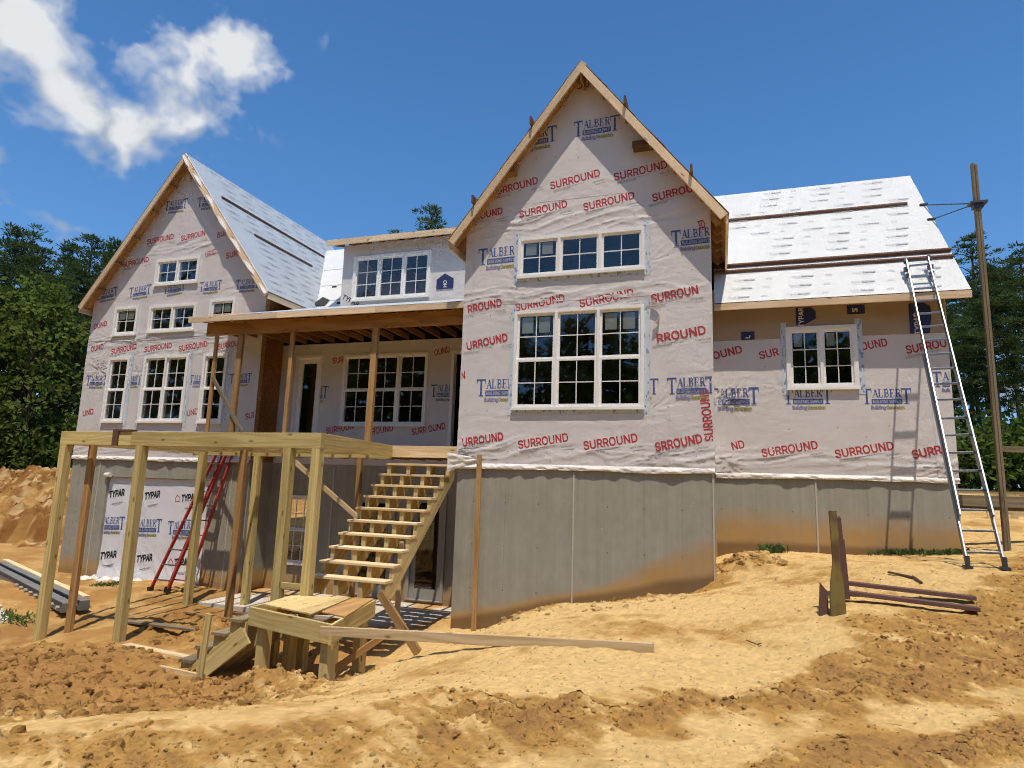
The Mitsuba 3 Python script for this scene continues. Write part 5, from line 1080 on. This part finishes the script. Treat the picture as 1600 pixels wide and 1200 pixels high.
for az, r, h, nm, lab in ((-26.6, 52, 23.6, 'pc', 'tall pine top showing above the dormer roof'), (-29.8, 54, 20.6, 'pa', 'thin pine tip just left of the tall pine above the dormer'), (-24.6, 53, 20.6, 'pb', 'pine tip right of the tall pine beside the gable rake'), (-31.6, 55, 20.4, 'pd', 'small pine tip above the left end of the dormer roof')):
    tree(nm, az, r, h, az * 7, 'pine_tree', lab)
RIGHT = ('front pine of the right stand, showing just past the low roof corner', 'front pine of the right stand between roof corner and scaffold pole', 'front pine of the right stand just right of the scaffold pole', 'front pine of the right stand at the right edge of the picture')
for k, az in enumerate((15.2, 17.0, 19.6, 21.4)):
    el = (14.0, 14.6, 16.6, 17.6)[k]; tree(('pb', 'pa', 'pb', 'pa')[k], az, 40 + k % 2, 40 * math.tan(math.radians(el)) - .2, 80 * k, 'pine_tree', RIGHT[k])
for k in range(11):
    row = 1 + k % 2; az = 12.5 + 11 * (k // 2 + .5 * (row - 1) + .3 * rg.random()) / 5.5; r = (40, 47, 56)[row] + rg.normal(0, 1.2); el = np.interp(az, [13, 16.5, 18.5, 20.5, 24], [13, 14.2, 15.8, 17.4, 17.8]) + rg.normal(0, .8)
    tree(('pb', 'pa', 'pc', 'pa', 'pc')[k % 5], az, r, r * math.tan(math.radians(el)) - .2, rg.random() * 360, 'pine_tree', 'tall open crowned pine further back in the stand right of the house', 'pines further back right of the house')
# undergrowth along the edge of the woods, and the wood behind the photographer that the panes reflect
def thicket(n, seed, az0, az1, r0, r1, hmin, hmax, size=.34, per=150):
    rng = np.random.default_rng(seed); C, D = [], []
    for k in range(n):
        az, r = math.radians(rng.uniform(az0, az1)), rng.uniform(r0, r1); x, y = r * math.sin(az), r * math.cos(az); h = rng.uniform(hmin, hmax); R = h * rng.uniform(.35, .6)
        d = rng.normal(size=(per, 3)); d /= np.linalg.norm(d, axis=1, keepdims=True)
        C.append(np.array([x, y, gz(x, y) + h * .5]) + d * rng.uniform(.4, 1, (per, 1)) * [R, R, h * .5]); D.append(d + rng.normal(0, .5, d.shape))
    C, D = np.vstack(C), np.vstack(D); m = len(C)
    return quads(C, D, rng.uniform(.7, 1.4, m) * size, rng.uniform(.5, .9, m) * size, rng)
put('undergrowth', thicket(150, 1, -69, -44, 37, 44, 1.4, 4.2), 'm_leaf', label='dense undergrowth at the foot of the wood left of the house', cat='undergrowth', kind='stuff')
put('undergrowth', thicket(150, 2, 11, 29, 38, 62, 1.5, 5.0), 'm_leaf', label='dark undergrowth beneath the pines right of the house', cat='undergrowth', kind='stuff')
rg = np.random.default_rng(5); ms = []; pr_ = [broadleaf(40 + k, 12, .08, 2.9, 60, 34, .55)[1] for k in range(4)] + [pine(50 + k, 13, .12, 2.6, 40, 14)[1] for k in range(2)]
for k in range(84):
    a = math.radians(62 + 228 * (k + rg.random()) / 84); r = rg.uniform(30, 44); v, f_ = pr_[k % 6]; s = rg.uniform(.95, 1.45); ca, sa_ = math.cos(k), math.sin(k)
    ms.append((v @ np.array([[ca, -sa_, 0], [sa_, ca, 0], [0, 0, 1]]).T * [s * 1.2, s * 1.2, s] + [r * math.sin(a), r * math.cos(a), -2.0], f_))
put('woodland', merge(ms), 'm_leaf', label='far wood round the clearing, seen only mirrored in the window panes', cat='wood', kind='stuff')
